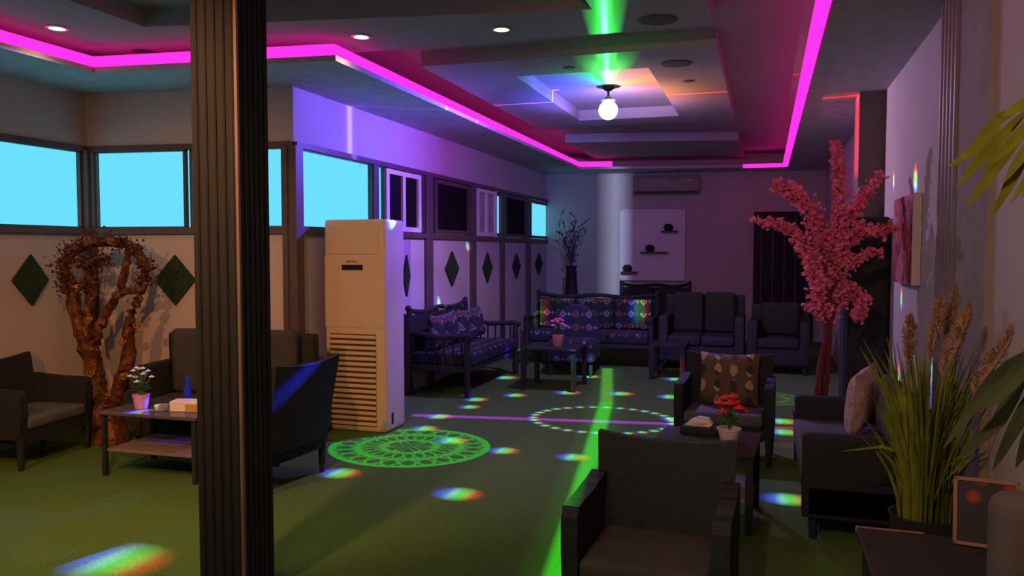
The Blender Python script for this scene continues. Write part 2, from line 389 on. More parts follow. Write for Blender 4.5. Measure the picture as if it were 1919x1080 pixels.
# ------------------------------------------------------------------ fluted column in the foreground
Yc = 2.85
xa = aty(360, 500, Yc).x; xb = aty(449, 500, Yc).x; yd = atx(509, 500, xb).y
t = thing('column', 'dark fluted square column in the left foreground from floor to ceiling', 'column')
mb = MB(); nf = 5
mb.box(xa+.012, xb-.012, Yc+.012, yd-.012, 0, ZI)
for k in range(nf):
    w = (xb-.012-xa)/nf; c = xa+w*(k+.5); mb.box(c-w*.34, c+w*.34, Yc, Yc+.05, 0, ZI, .006, 1)
mb.build('front_cladding', M['column'], t)
mb = MB(); nf = 6
for k in range(nf):
    w = (yd-Yc-.012)/nf; c = Yc+.012+w*(k+.5); mb.box(xb-.05, xb-.001, c-w*.32, c+w*.32, 0, ZI, .005, 1)
mb.build('side_cladding', M['column'], t)
MB().box(xb-.010, xb+.004, Yc-.005, Yc+.010, .12, ZI).build('corner_strip', M['coltrim'], t)['label'] = 'thin brass coloured strip'

# ------------------------------------------------------------------ tower air conditioner
p0 = fl(608, 806); p1 = fl(727, 812); AX0, AX1, AY0 = p0.x, p1.x, (p0.y+p1.y)/2; AD = .37
t = thing('tower_air_conditioner', 'tall cream floor standing air conditioner with louvred lower front', 'air conditioner', ((AX0+AX1)/2, AY0, 0))
w = (AX1-AX0)/2; HT = 1.815
MB().box(-w, w, 0, AD, 0, HT, .03, 3).build('body', M['acbody'], t, True)
MB().box(-w+.035, w-.06, -.006, .01, 1.52, 1.765, .004, 1).build('outlet_panel', M['acbody'], t)
MB().box(-w+.005, w-.005, -.003, .01, .895, 1.505, .002, 1).build('middle_panel', M['acbody'], t)
MB().box(-w+.17, -w+.37, -.007, .005, 1.385, 1.43, .002, 1).build('display', M['display'], t)
mb = MB()                                   # raised maker lettering above the display (unreadable in the photo)
for k, (bw) in enumerate((.016, .013, .012, .014, .013, .013)): mb.box(-w+.215+k*.018, -w+.215+k*.018+bw*.8, -.006, 0, 1.452, 1.466)
mb.build('lettering', M['disc'], t)
gx0, gx1, gz0, gz1 = -w+.05, w-.09, .05, .84
MB().box(gx0, gx1, -.004, .01, gz0, gz1).build('grille_recess', M['acdark'], t)
n = 17
for k in range(n):
    c = gz0+(gz1-gz0)*(k+.5)/n
    MB().box(gx0-.004, gx1+.004, -.018, .0, c-.0145, c+.0125, .004, 1, Matrix.Identity(4)).build('louvre', M['acbody'], t)
MB().box(w-.002, w+.004, .10, .135, .06, .16, .002, 1).build('side_port', M['display'], t)

# ------------------------------------------------------------------ wall diamonds
def diamond(pa, pb, pt, pbm, nrm, lab):
    c = [Vector(v) for v in (pa, pt, pb, pbm)]; n = Vector((nrm[0], nrm[1], 0))
    tag(MB().solid([v+n*.002 for v in c], n*.02).build('wall_diamond', M['diam']), lab, 'wall decoration', 'green diamond panels on the walls')
def dia_x(X, n, l, r, t_, b, cx, lab):
    a = atx(l, (t_+b)/2, X); c = atx(r, (t_+b)/2, X); m_ = (a+c)/2; tt = atx(cx, t_, X); bb = atx(cx, b, X)
    zc = (tt.z+bb.z)/2; diamond((X, a.y, zc), (X, c.y, zc), (X, tt.y, tt.z), (X, tt.y, bb.z), n, lab)
dia_x(XA, (1, 0), 20, 88, 477, 573, 55, 'dark green diamond left of the gilded tree sculpture')
def wb(px, py):
    d = ray(px, py); a = Vector((A1[0], A1[1])); e = Vector((B1[0]-A1[0], B1[1]-A1[1]))
    # solve k*d.xy = a+s*e
    det = d.x*(-e.y)+e.x*d.y; k = (a.x*(-e.y)+e.x*a.y)/det; return Vector((d.x*k, d.y*k, CH+d.z*k))
diamond(wb(291, 525), wb(368, 525), wb(329, 478), wb(331, 572), nB, 'dark green diamond right of the gilded tree sculpture')
for l, r, t_, b, lab in [(754, 766, 478, 556, 'dark green diamond half hidden behind the tower air conditioner'), (833, 858, 471, 537, 'dark green diamond above the near end of the kilim sofa'),
        (903, 921, 473, 531, 'second dark green diamond along the window wall above the kilim sofa'), (959, 974, 475, 523, 'third dark green diamond along the window wall'), (1002, 1015, 474, 516, 'farthest dark green diamond on the window wall by the vase')]:
    dia_x(XC, (1, 0), l, r, t_, b, (l+r)/2, lab)

# ------------------------------------------------------------------ rattan armchair
def armchair(label, loc, rz, cm='cush', W=.70, BH=.75, group='black rattan armchairs', cat='armchair', name='rattan_armchair', AH=.57):
    t = thing(name, label, cat, (loc[0], loc[1], 0), rz, group)
    h = W/2; D = .25
    # backrest: grid, leaning back, concave top with flared corners
    mb = MB(); nx, nz = 10, 6; g = [[], []]
    for sd in (0, 1):
        for i in range(nx+1):
            u = i/nx*2-1; row = []
            for j in range(nz+1):
                v = j/nz; top = BH-.03+.03*u*u; z = .26+(top-.26)*v
                x = u*(h-.045+.03*v); y = D-.07+.10*v-.04*(1-u*u)*-1*.4+sd*.045
                row.append(mb.bm.verts.new((x, y, z)))
            g[sd].append(row)
    for i in range(nx):
        for j in range(nz):
            mb.bm.faces.new((g[0][i][j], g[0][i+1][j], g[0][i+1][j+1], g[0][i][j+1])); mb.bm.faces.new((g[1][i][j], g[1][i][j+1], g[1][i+1][j+1], g[1][i+1][j]))
    for i in range(nx):
        for j in (0, nz): mb.bm.faces.new((g[0][i][j], g[1][i][j], g[1][i+1][j], g[0][i+1][j]))
    for j in range(nz):
        for i in (0, nx): mb.bm.faces.new((g[0][i][j], g[0][i][j+1], g[1][i][j+1], g[1][i][j]))
    mb.build('backrest', M['black'], t, True)
    for s in (-1, 1):
        mb = MB(); a = s*(h-.065) ; b = s*h
        prof = [(-D+.02, .22), (-D, .40), (-D-.0, AH-.04), (-D+.03, AH-.005), (0, AH+.0), (D-.10, AH+.01), (D-.02, AH+.02), (D-.05, .22)]
        mb.solid([(min(a, b), y, z) for y, z in prof], (abs(b-a), 0, 0)); mb.build('arm', M['black'], t)
        for yy in (-D+.035, D-.075):
            MB().tube([(s*(h-.03), yy, .25), (s*(h-.028), yy, 0)], [.03, .018], 8).build('leg', M['black'], t, True)
    MB().box(-h+.06, h-.06, -D+.01, D-.05, .18, .28).build('seat_frame', M['black'], t)
    MB().box(-h+.07, h-.07, -D-.005, D-.06, .28, .37, .03, 3).build('seat_cushion', M[cm], t, True)
    return t
a = atz(1126, 803, .74); b = atz(1388, 832, .74); mid = (a+b)/2; ang = math.atan2(b.y-a.y, b.x-a.x)
ang += .13; d = Vector((math.sin(ang), -math.cos(ang), 0))
c = mid+d*.33
armchair('black rattan armchair nearest the camera with its brown seat facing the viewer', c, ang, 'cush', W=.63)
c = (fl(1272, 868)+fl(1440, 872))/2
midchair = armchair('black rattan armchair holding the brown striped cushion', (c.x, c.y+.25, 0), -.05, 'gcush')
lc = armchair('black rattan armchair at far left against the left wall', (-5.22, 4.47, 0), PI/2+.12, 'gcush')
rc = armchair('black rattan armchair turned away between the fluted column and the tower air conditioner', (-3.14, 4.50, 0), -PI/2-.08, 'cush', BH=.84)

# pillow maker
def pillow(name, label, cat, loc, w, h, d, m, rot, pinch=.22, group=None):
    mb = MB(); n = 12; g = [[], []]
    for s in (0, 1):
        for i in range(n+1):
            row = []
            for j in range(n+1):
                u, v = i/n*2-1, j/n*2-1
                e = (1-u**4)*(1-v**4); th = d/2*e**.6
                x = u*w/2*(1-.06*(1-v*v)*-0-.07*(1-abs(v))*0); x = u*w/2*(1-.05*(1-v*v)); z = v*h/2*(1-.08*(1-u*u))
                row.append(mb.bm.verts.new((x, (th if s else -th), z)))
            g[s].append(row)
    for s in (0, 1):
        for i in range(n):
            for j in range(n):
                f = (g[s][i][j], g[s][i+1][j], g[s][i+1][j+1], g[s][i][j+1]); mb.bm.faces.new(f if s == 0 else f[::-1])
    bmesh.ops.remove_doubles(mb.bm, verts=mb.bm.verts, dist=.0005)
    o = mb.build(name, m, None, True); o.location = loc; o.rotation_euler = rot
    return tag(o, label, cat, group)
pillow('striped_cushion', 'brown cushion with beige leaf stripes on the armchair beyond the flower pot', 'cushion', (c.x+.02, c.y+.34, .575), .44, .40, .12, M['stripe'], (-.25, 0, -.05))

# ------------------------------------------------------------------ loveseat behind left table
def sofa(name, label, cat, loc, rz, W, D, SH, AH, BH, mf, mc, seats=2, group=None, legs=True, armw=.1, backs=True):
    t = thing(name, label, cat, (loc[0], loc[1], 0), rz, group); h = W/2
    z0 = .12 if legs else 0
    MB().box(-h, h, -D/2+.02, D/2, z0, SH-.12, .015, 2).build('base', mf, t)
    for s in (-1, 1): MB().box(min(s*h, s*(h-armw)), max(s*h, s*(h-armw)), -D/2, D/2-.02, z0, AH, .025, 3).build('arm', mf, t, True)
    MB().box(-h+.01, h-.01, D/2-.12, D/2, z0, BH-.04, .03, 3).build('backrest', mf, t, True)
    w = (W-2*armw)/seats
    for k in range(seats):
        x0 = -h+armw+w*k
        MB().box(x0+.004, x0+w-.004, -D/2-.01, D/2-.13, SH-.12, SH, .03, 3).build('seat_cushion', mc, t, True)
        if backs: MB().box(x0+.01, x0+w-.01, D/2-.24, D/2-.125, SH, BH, .05, 3, Matrix.Translation((0, 0, 0))).build('back_cushion', mc, t, True)
    if legs:
        for sx in (-1, 1):
            for sy in (-1, 1): MB().tube([(sx*(h-.05), sy*(D/2-.06), z0+.02), (sx*(h-.05), sy*(D/2-.06), 0)], [.028, .02], 8).build('leg', mf, t)
    return t
sofa('loveseat', 'grey black two seat sofa against the wall behind the left coffee table', 'sofa', (-4.03, 5.21, 0), .13, 1.3, .62, .40, .66, .92, M['dleather'], M['cush'])
# small blue bottle, a guess at a blue highlight behind the left table
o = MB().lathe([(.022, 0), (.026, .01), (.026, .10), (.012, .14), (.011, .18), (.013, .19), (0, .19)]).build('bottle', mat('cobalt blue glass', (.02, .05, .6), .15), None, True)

# ------------------------------------------------------------------ coffee tables
def coffee_table(name, label, x0, x1, y0, y1, H, rz=0, shelf=True, mt='ttop', ml='tshelf', lw=.03):
    cx, cy = (x0+x1)/2, (y0+y1)/2; w, d = (x1-x0)/2, (y1-y0)/2
    t = thing(name, label, 'table', (cx, cy, 0), rz)
    MB().box(-w, w, -d, d, H-.025, H, .005, 1).build('tabletop', M[mt], t)
    for sx in (-1, 1):
        for sy in (-1, 1): MB().box(sx*(w-.03)-lw/2, sx*(w-.03)+lw/2, sy*(d-.03)-lw/2, sy*(d-.03)+lw/2, 0, H-.025).build('leg', M['dark'], t)
    if shelf: MB().box(-w+.045, w-.045, -d+.03, d-.03, .17, .19, .003, 1).build('shelf', M[ml], t)
    return t
coffee_table('coffee_table', 'low two tier coffee table half hidden behind the dark column', -4.35, -3.56, 4.25, 4.78, .45, .03)
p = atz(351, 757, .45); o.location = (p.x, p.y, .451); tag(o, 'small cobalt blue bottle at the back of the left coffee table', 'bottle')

def flowerpot(name, label, loc, H, r, mp, mpet, leafm, kind='round', nfl=9, spread=.09, fh=.2, petal=.018):
    t = thing(name, label, 'flowers', loc)
    MB().lathe([(r*.72, 0), (r*.78, .004), (r, H-.01), (r*1.06, H-.01), (r*1.06, H), (r*.9, H), (r*.86, H-.012), (0, H-.012)]).build('pot', mp, t, True)
    mb = MB(); heads = []
    for k in range(nfl):
        a = k*2.4; q = (k+.5)/nfl; rr = spread*math.sqrt(q); hh = H+fh*(.45+.55*(1-q)*random.uniform(.75, 1.05)); e = Vector((rr*math.cos(a), rr*math.sin(a), hh)); heads.append(e)
        mb.tube([(0, 0, H-.02), (e.x*.4, e.y*.4, H+(hh-H)*.55), e], .003, 5)
        for j in range(3):
            b = a+random.uniform(-1, 1); z = H+(hh-H)*random.uniform(.1, .6); s = Vector((e.x*.4, e.y*.4, z)); 
            mb.strip([s, s+Vector((math.cos(b), math.sin(b), .5))*.02, s+Vector((math.cos(b), math.sin(b), .3))*.045], [.003, .012, .002])
    mb.build('foliage', leafm, t)
    for e in heads:
        mb = MB()
        for k in range(7):
            a = k/7*2*PI; v = Vector((math.cos(a), math.sin(a), .35)); mb.ball(e+v*petal*.8, petal*.7, 1, (1, 1, .55), .1)
        mb.ball(e+Vector((0, 0, petal*.6)), petal*.6, 1)
        mb.build('flower', mpet, t, True)
    return t
p = atz(265, 766, .45); flowerpot('flower_pot', 'pink pot of small white flowers on the left coffee table', (p.x, p.y, .45), .10, .055, M['pot_pink'], M['petalw'], M['leaf'], nfl=11, spread=.085, fh=.21, petal=.014)
p = atz(303, 770, .45)
tag(MB().lathe([(.035, 0), (.045, .004), (.05, .04), (.044, .04), (.038, .012), (0, .012)], (p.x, p.y, .45)).build('glass_ashtray', M['glass'], None, True), 'small clear glass bowl between flower pot and tissue box', 'bowl')
def tissue_box(label, loc, rz, L=.24, Wd=.12, Hh=.07, mt='paper'):
    t = thing('tissue_box', label, 'tissue box', loc, rz)
    MB().box(-L/2, L/2, -Wd/2, Wd/2, 0, Hh, .004, 1).build('box', M[mt], t)
    MB().box(-L/2+.11, L/2-.02, -Wd/2-.001, Wd/2-.02, .006, Hh*.75).build('printed_panel', M['gold2'], t)
    return t
p = atz(345, 771, .45); tissue_box('white tissue box with a golden print beside the glass bowl', (p.x+.02, p.y+.04, .45), .25)

# ------------------------------------------------------------------ tree sculpture
def sculpture():
    base = Vector((-5.05, 5.05, 0)); ax = Vector((math.cos(YAW), math.sin(YAW), 0))
    t = thing('tree_sculpture', 'gilded brown tree sculpture with a leafy looped crown in the left corner', 'sculpture', base)
    nrm = Vector((math.sin(YAW), -math.cos(YAW), 0)); Yd = (base.x*ray(197, 500).y)
    dist = base.y/ray(197, 600).y
    def P(px, py, off=0):      # build in the vertical plane through the base facing the room
        r = ray(px, py); k = base.dot(nrm)/r.dot(nrm); v = r*k; return Vector((v.x-base.x, v.y-base.y, v.z+CH))+nrm*off
    # camera is at origin height CH: P gives local coordinates relative to base
    mb = MB()
    def limb(pts, r, j=.22):
        out = []; rr = []
        n = len(pts)
        for i in range(n-1):
            for s in range(4):
                q = s/4; a, b = pts[i], pts[i+1]; v = P(a[0]+(b[0]-a[0])*q, a[1]+(b[1]-a[1])*q, .03*math.sin(i*2+s)); out.append(v+Vector((random.uniform(-1, 1), random.uniform(-1, 1), random.uniform(-1, 1)))*.006); rr.append(r[i]+(r[i+1]-r[i])*q)
        out.append(P(*pts[-1])); rr.append(r[-1]); mb.tube(out, rr, 10, j)
    zb = P(197, 800).z
    mb.tube([(0, 0, 0), (0, 0, .12), P(197, 775)], [.17, .13, .10], 12, .2)
    limb([(195, 800), (185, 740), (172, 690), (160, 640), (142, 580), (128, 525)], [.11, .09, .07, .062, .05, .045])
    limb([(205, 790), (222, 735), (238, 680), (243, 610), (262, 560), (272, 500)], [.08, .06, .055, .045, .04, .035])
    limb([(176, 665), (185, 620), (200, 580), (228, 548), (240, 500), (236, 470)], [.055, .045, .035, .035, .03, .02])
    limb([(165, 640), (168, 590), (170, 540), (165, 500)], [.04, .035, .035, .02])
    limb([(124, 520), (122, 485), (142, 462), (175, 452), (210, 450), (240, 458), (262, 478), (276, 505)], [.03, .045, .05, .05, .045, .04, .04, .035])
    limb([(228, 548), (258, 545)], [.03, .03])
    mb.build('trunk', M['gold'], t, True)
    mb = MB()
    loop = [(124, 520), (118, 495), (130, 470), (160, 455), (195, 449), (228, 454), (255, 470), (275, 500), (272, 525), (150, 490), (175, 500), (195, 490), (165, 540), (130, 540)]
    for i in range(1500):
        a = random.choice(loop); x, y = a[0]+random.gauss(0, 7.5), a[1]+random.gauss(0, 7.5); v = P(x, y, random.uniform(-.07, .09))
        dd = Vector((random.uniform(-1, 1), random.uniform(-1, 1), random.uniform(-.6, 1))).normalized()
        mb.strip([v, v+dd*.014, v+dd*.032], [.003, .012, .001], (random.random(), random.random(), .3), .002)
    mb.build('leaves', M['goldleaf'], t)
    for x, y in [(205, 740), (238, 705), (172, 655), (176, 700), (262, 610), (150, 540), (172, 600), (235, 640)]:
        v = P(x, y, .05); mb = MB()
        path = [v+Vector((math.cos(q)*.03*(1-q/14), .012*math.sin(q*1.5), math.sin(q)*.03*(1-q/14))) for q in [i/4*PI/2 for i in range(28)]]
        mb.tube(path, .009, 5, .2); mb.build('knot', M['gilt'], t, True)
sculpture()

# ------------------------------------------------------------------ majlis furniture at the back
def carved_sofa(label, loc, rz, W, D, fab, seats, BH=.92, name='kilim_sofa', cushions=True, group=None, cat='sofa', SH=.46, ornate=True):
    t = thing(name, label, cat, (loc[0], loc[1], 0), rz, group); h = W/2
    MB().box(-h+.03, h-.03, -D/2+.02, D/2, SH-.20, SH-.13, .01, 1).build('seat_rail', M['dark'], t)
    for sx in (-1, 1):
        x = sx*(h-.035)
        for y, top in ((-D/2+.035, .64), (D/2-.04, BH)): MB().tube([(x, y, 0), (x, y, .1), (x, y, .2), (x, y, SH), (x, y, top)], [.028, .04, .03, .04, .03], 10).build('leg', M['dark'], t, True)
        mb = MB(); mb.tube([(x, -D/2-.03, .63), (x, -D/2+.05, .655), (x, 0, .63), (x, D/2-.05, .68)], .03, 8)
        for k in range(5): mb.tube([(x, -D/2+.1+k*.1, SH-.12), (x, -D/2+.1+k*.1, .63)], .012, 6)
        mb.build('arm', M['dark'], t, True)
    mb = MB(); pts = []
    for i in range(13):
        u = i/12*2-1; pts.append((u*(h-.03), D/2-.03, BH-.02+.03*math.cos(u*PI*2)*(.5 if ornate else 0)+(.02 if i in (0, 12) else 0)))
    mb.tube(pts, .028, 8); mb.box(-h+.05, h-.05, D/2-.05, D/2-.02, SH-.1, BH-.05)
    for sx in (-1, 1): mb.ball((sx*(h-.03), D/2-.03, BH+.03), .035, 2)
    mb.build('backrest', M['dark'], t, True)
    w = (W-.14)/seats
    for k in range(seats):
        x0 = -h+.07+w*k
        MB().box(x0+.004, x0+w-.004, -D/2+.0, D/2-.06, SH-.13, SH, .03, 3).build('seat_cushion', fab, t, True)
        if cushions: MB().box(x0+.01, x0+w-.01, D/2-.22, D/2-.06, SH, BH-.05, .05, 3).build('back_cushion', fab, t, True)
    return t
kil = M['diamf']
ks = carved_sofa('navy kilim sofa with bolsters standing along the window wall', (-3.30, 8.55, 0), PI/2, 1.75, .74, kil, 3, BH=.90, cushions=False)
cs = carved_sofa('navy diamond patterned sofa facing the camera behind the small flower table', (-2.25, 10.62, 0), .03, 1.75, .78, kil, 3, BH=.93)
for i, (yy, xx, tx, tz, lab) in enumerate([(7.98, -3.42, -.2, .2, 'patterned cushion at the near end of the window wall kilim sofa'), (8.38, -3.44, -.12, -.1, 'second patterned cushion from the near end of the window wall kilim sofa'),
        (8.78, -3.43, -.15, .1, 'third patterned cushion from the near end of the window wall kilim sofa'), (9.17, -3.42, -.2, -.2, 'patterned cushion at the far end of the window wall kilim sofa')]):
    pillow('patterned_cushion', lab, 'cushion', (xx, yy, .66), .38, .38, .14, kil, (tx, .1*(-1)**i, PI/2+tz*.5), group='kilim cushions')
# round backed armchair near the corner
t = thing('round_back_armchair', 'kilim covered armchair with rounded back behind the small flower table', 'armchair', (-2.30, 9.72, 0), .1)
MB().box(-.3, .3, -.3, .3, .16, .44, .05, 3).build('seat', kil, t, True)
mb = MB(); pp = [(.31*math.cos(a), .22*math.sin(a)*.4+.24, .44+.40*math.sin(a)) for a in [PI*i/14 for i in range(15)]]
mb.solid([(x, .22, z) for x, y, z in pp]+[(-.31, .22, .2), (.31, .22, .2)][0:2], (0, .09, 0)); mb.build('backrest', kil, t)
mb = MB(); mb.tube([(x, .265, z) for x, y, z in pp], .025, 8); mb.build('frame', M['dark'], t, True)
for sx in (-1, 1):
    for sy in (-1, 1): MB().tube([(sx*.25, sy*.25, .18), (sx*.25, sy*.25, 0)], [.03, .02], 8).build('leg', M['dark'], t)

coffee_table('flower_table', 'small black square table with the pink flower pot at the back', -2.58, -1.95, 8.35, 8.95, .47, .0, False, 'dark', 'dark', .05)
p = Vector((-2.22, 8.62, .47)); flowerpot('flower_pot', 'pink pot of pink flowers on the small black table at the back', p, .13, .065, M['pot_pink'], M['petalp'], M['leaf'], nfl=9, spread=.09, fh=.2, petal=.022)

def blk(label, loc, rz, W, D, SH, AH, BH, seats, cat='sofa', name='black_sofa'):
    return sofa(name, label, cat, loc, rz, W, D, SH, AH, BH, M['dark'], M['dleather'], seats, 'black upholstered seats at the back', True, .12)
xl = aty(1238, 600, 10.6).x; xr = aty(1396, 600, 10.6).x
blk('wide black sofa behind the striped cushion armchair right of the patterned sofa', ((xl+xr)/2, 10.75, 0), 0, xr-xl, .8, .45, .70, .99, 2)
xl = aty(1404, 600, 10.5).x; xr = aty(1520, 600, 10.5).x
blk('black armchair in front of the dark doorway beside the blossom tree', ((xl+xr)/2, 10.7, 0), -.05, xr-xl, .75, .45, .66, .88, 1, 'armchair', 'black_armchair')
xl = aty(1150, 560, 12.7).x; xr = aty(1290, 560, 12.7).x
carved_sofa('black sofa with carved top rail against the back wall under the white shelf panel', ((xl+xr)/2, 12.9, 0), 0, xr-xl, .75, M['dleather'], 2, BH=.99, name='black_sofa', group=None)
# low black table in front of black sofas
coffee_table('low_table', 'low black table on the floor in front of the wide black sofa', aty(1225, 640, 9.9).x, aty(1290, 640, 9.9).x, 9.5, 10.05, .42, 0, False, 'dark', 'dark', .06)

# vase with twigs in the far left corner
p = aty(1071, 480, 12.9); vx = p.x; t = thing('twig_vase', 'tall dark vase with bare branches in the far left corner', 'vase', (vx, 12.9, 0))
MB().lathe([(.08, 0), (.10, .02), (.14, .5), (.10, .95), (.085, 1.25), (.10, 1.3), (.08, 1.3), (.07, 1.2), (0, 1.2)]).build('vase', M['dark'], t, True)
mb = MB()
for k in range(13):
    a = k*2.4; lean = random.uniform(.08, .34); hh = random.uniform(.45, .95)
    pts = [Vector((math.cos(a)*lean*q*q, math.sin(a)*lean*q*q*.6, 1.2+hh*q)) for q in (0, .3, .6, .8, 1)]
    mb.tube(pts, [.010, .008, .006, .005, .002], 5)
    for q in range(5):
        s = pts[1+q % 4]; dd = Vector((random.uniform(-1, 1), random.uniform(-.5, .5), random.uniform(.4, 1))).normalized()*.14; mb.tube([s, s+dd*.5, s+dd], [.005, .004, .002], 4)
        for j in range(4): mb.ball(s+dd*random.uniform(.2, 1), .012, 1, (1, 1, 1.4))
mb.build('branches', M['twig'], t)

# wall air conditioner
a = aty(1185, 329, 13.75); b = aty(1308, 360, 13.85)
yb = 13.6+(a.x-XC)*.15
t = thing('wall_air_conditioner', 'grey split air conditioner high on the back wall', 'air conditioner', ((a.x+b.x)/2, yb+.07, 0), .149)
w = (b.x-a.x)/2; za = a.z; zb = b.z-.03
mb = MB(); mb.solid([(-w, 0, za), (-w, -.17, za-.01), (-w, -.21, za-.08), (-w, -.2, zb+.05), (-w, -.12, zb), (-w, 0, zb)], (2*w, 0, 0)); mb.build('body', M['wac'], t)
MB().box(-w+.04, w-.04, -.205, -.15, zb+.015, zb+.05).build('air_outlet', M['acdark'], t)
MB().box(w-.2, w-.12, -.216, -.2, za-.12, za-.10).build('indicator', M['petalw'], t)

# white shelf panel with three little shelves and bowls
x0 = aty(1162, 460, 13.8).x; x1 = aty(1283, 460, 13.8).x; zt = aty(1200, 393, 13.8).z; zb_ = aty(1200, 526, 13.8).z
def ybk(x): return 13.6-.03+(x-XC+.0)*.15
ya = ybk((x0+x1)/2)
t = thing('shelf_panel', 'white wall panel with three small stepped shelves on the back wall', 'shelf', ((x0+x1)/2, ya, 0), .149); w = (x1-x0)/2
MB().box(-w, w, -.03, .04, zb_, zt, .008, 1).build('back_panel', M['white'], t)
mb = MB()
for a0, a1, b0_, b1_ in ((-w, w, zt-.04, zt), (-w, w, zb_, zb_+.04), (-w, -w+.04, zb_, zt), (w-.04, w, zb_, zt)): mb.box(a0, a1, -.055, -.03, b0_, b1_, .004, 1)
mb.build('frame', M['white'], t)
sh = [(1162, 1194, 509, 496, 1177), (1198, 1250, 472, 456, 1218), (1237, 1268, 433, 416, 1252)]
for sx0, sx1, sy, by, bxx in sh:
    X0 = aty(sx0, sy, 13.75).x-(x0+x1)/2; X1 = aty(sx1, sy, 13.75).x-(x0+x1)/2; zz = aty(sx0, sy, 13.75).z
    MB().box(X0, X1, -.19, -.03, zz-.02, zz).build('shelf', M['disc'], t)
for (sx0, sx1, sy, by, bxx), lab in zip(sh, ('dark round bowl on the lowest white wall shelf', 'dark round bowl on the middle white wall shelf', 'dark round bowl on the highest white wall shelf')):
    zz = aty(sx0, sy, 13.75).z; X = aty(bxx, sy, 13.75).x
    tag(MB().lathe([(.04, 0), (.075, .03), (.085, .07), (.06, .11), (.045, .12), (.035, .11), (0, .1)], (X, ybk(X)-.11, zz)).build('bowl', M['dark'], None, True), lab, 'bowl', 'bowls on the white wall shelves')

# dark door with vertical bars on the back wall
x0 = aty(1412, 450, 14.1).x; x1 = aty(1526, 450, 14.1).x; zt = aty(1450, 397, 14.1).z; xc = (x0+x1)/2
t = thing('door_1', None, None, (xc, ybk(xc), 0), .149); t['kind'] = 'structure'; w = (x1-x0)/2
MB().box(-w, w, -.03, .05, 0, zt).build('door_panel', M['door'], t)
for k in range(5): c_ = -w+.12+k*(2*w)/5.2; MB().box(c_-.012, c_+.012, -.045, -.03, .3, zt-.05).build('bar', M['blind'], t)

# tall black cabinet by the nib wall
t = thing('tall_cabinet', 'tall black cabinet with rounded top standing against the right wall', 'cabinet', (.79, 7.05, 0))
MB().box(-.17, .15, -.2, .25, 0, 1.82, .04, 4).build('body', M['dleather'], t, True)
MB().box(-.178, -.165, -.17, .22, .1, 1.72, .004, 1).build('door', M['dark'], t)
MB().box(-.12, -.02, -.205, -.198, .99, 1.03).build('sticker', M['disc'], t)
MB().lathe([(.02, 0), (.02, .01)], (0, 0, 0)).build('knob', M['chrome'], t).location = (-.19, -.1, 1.0)

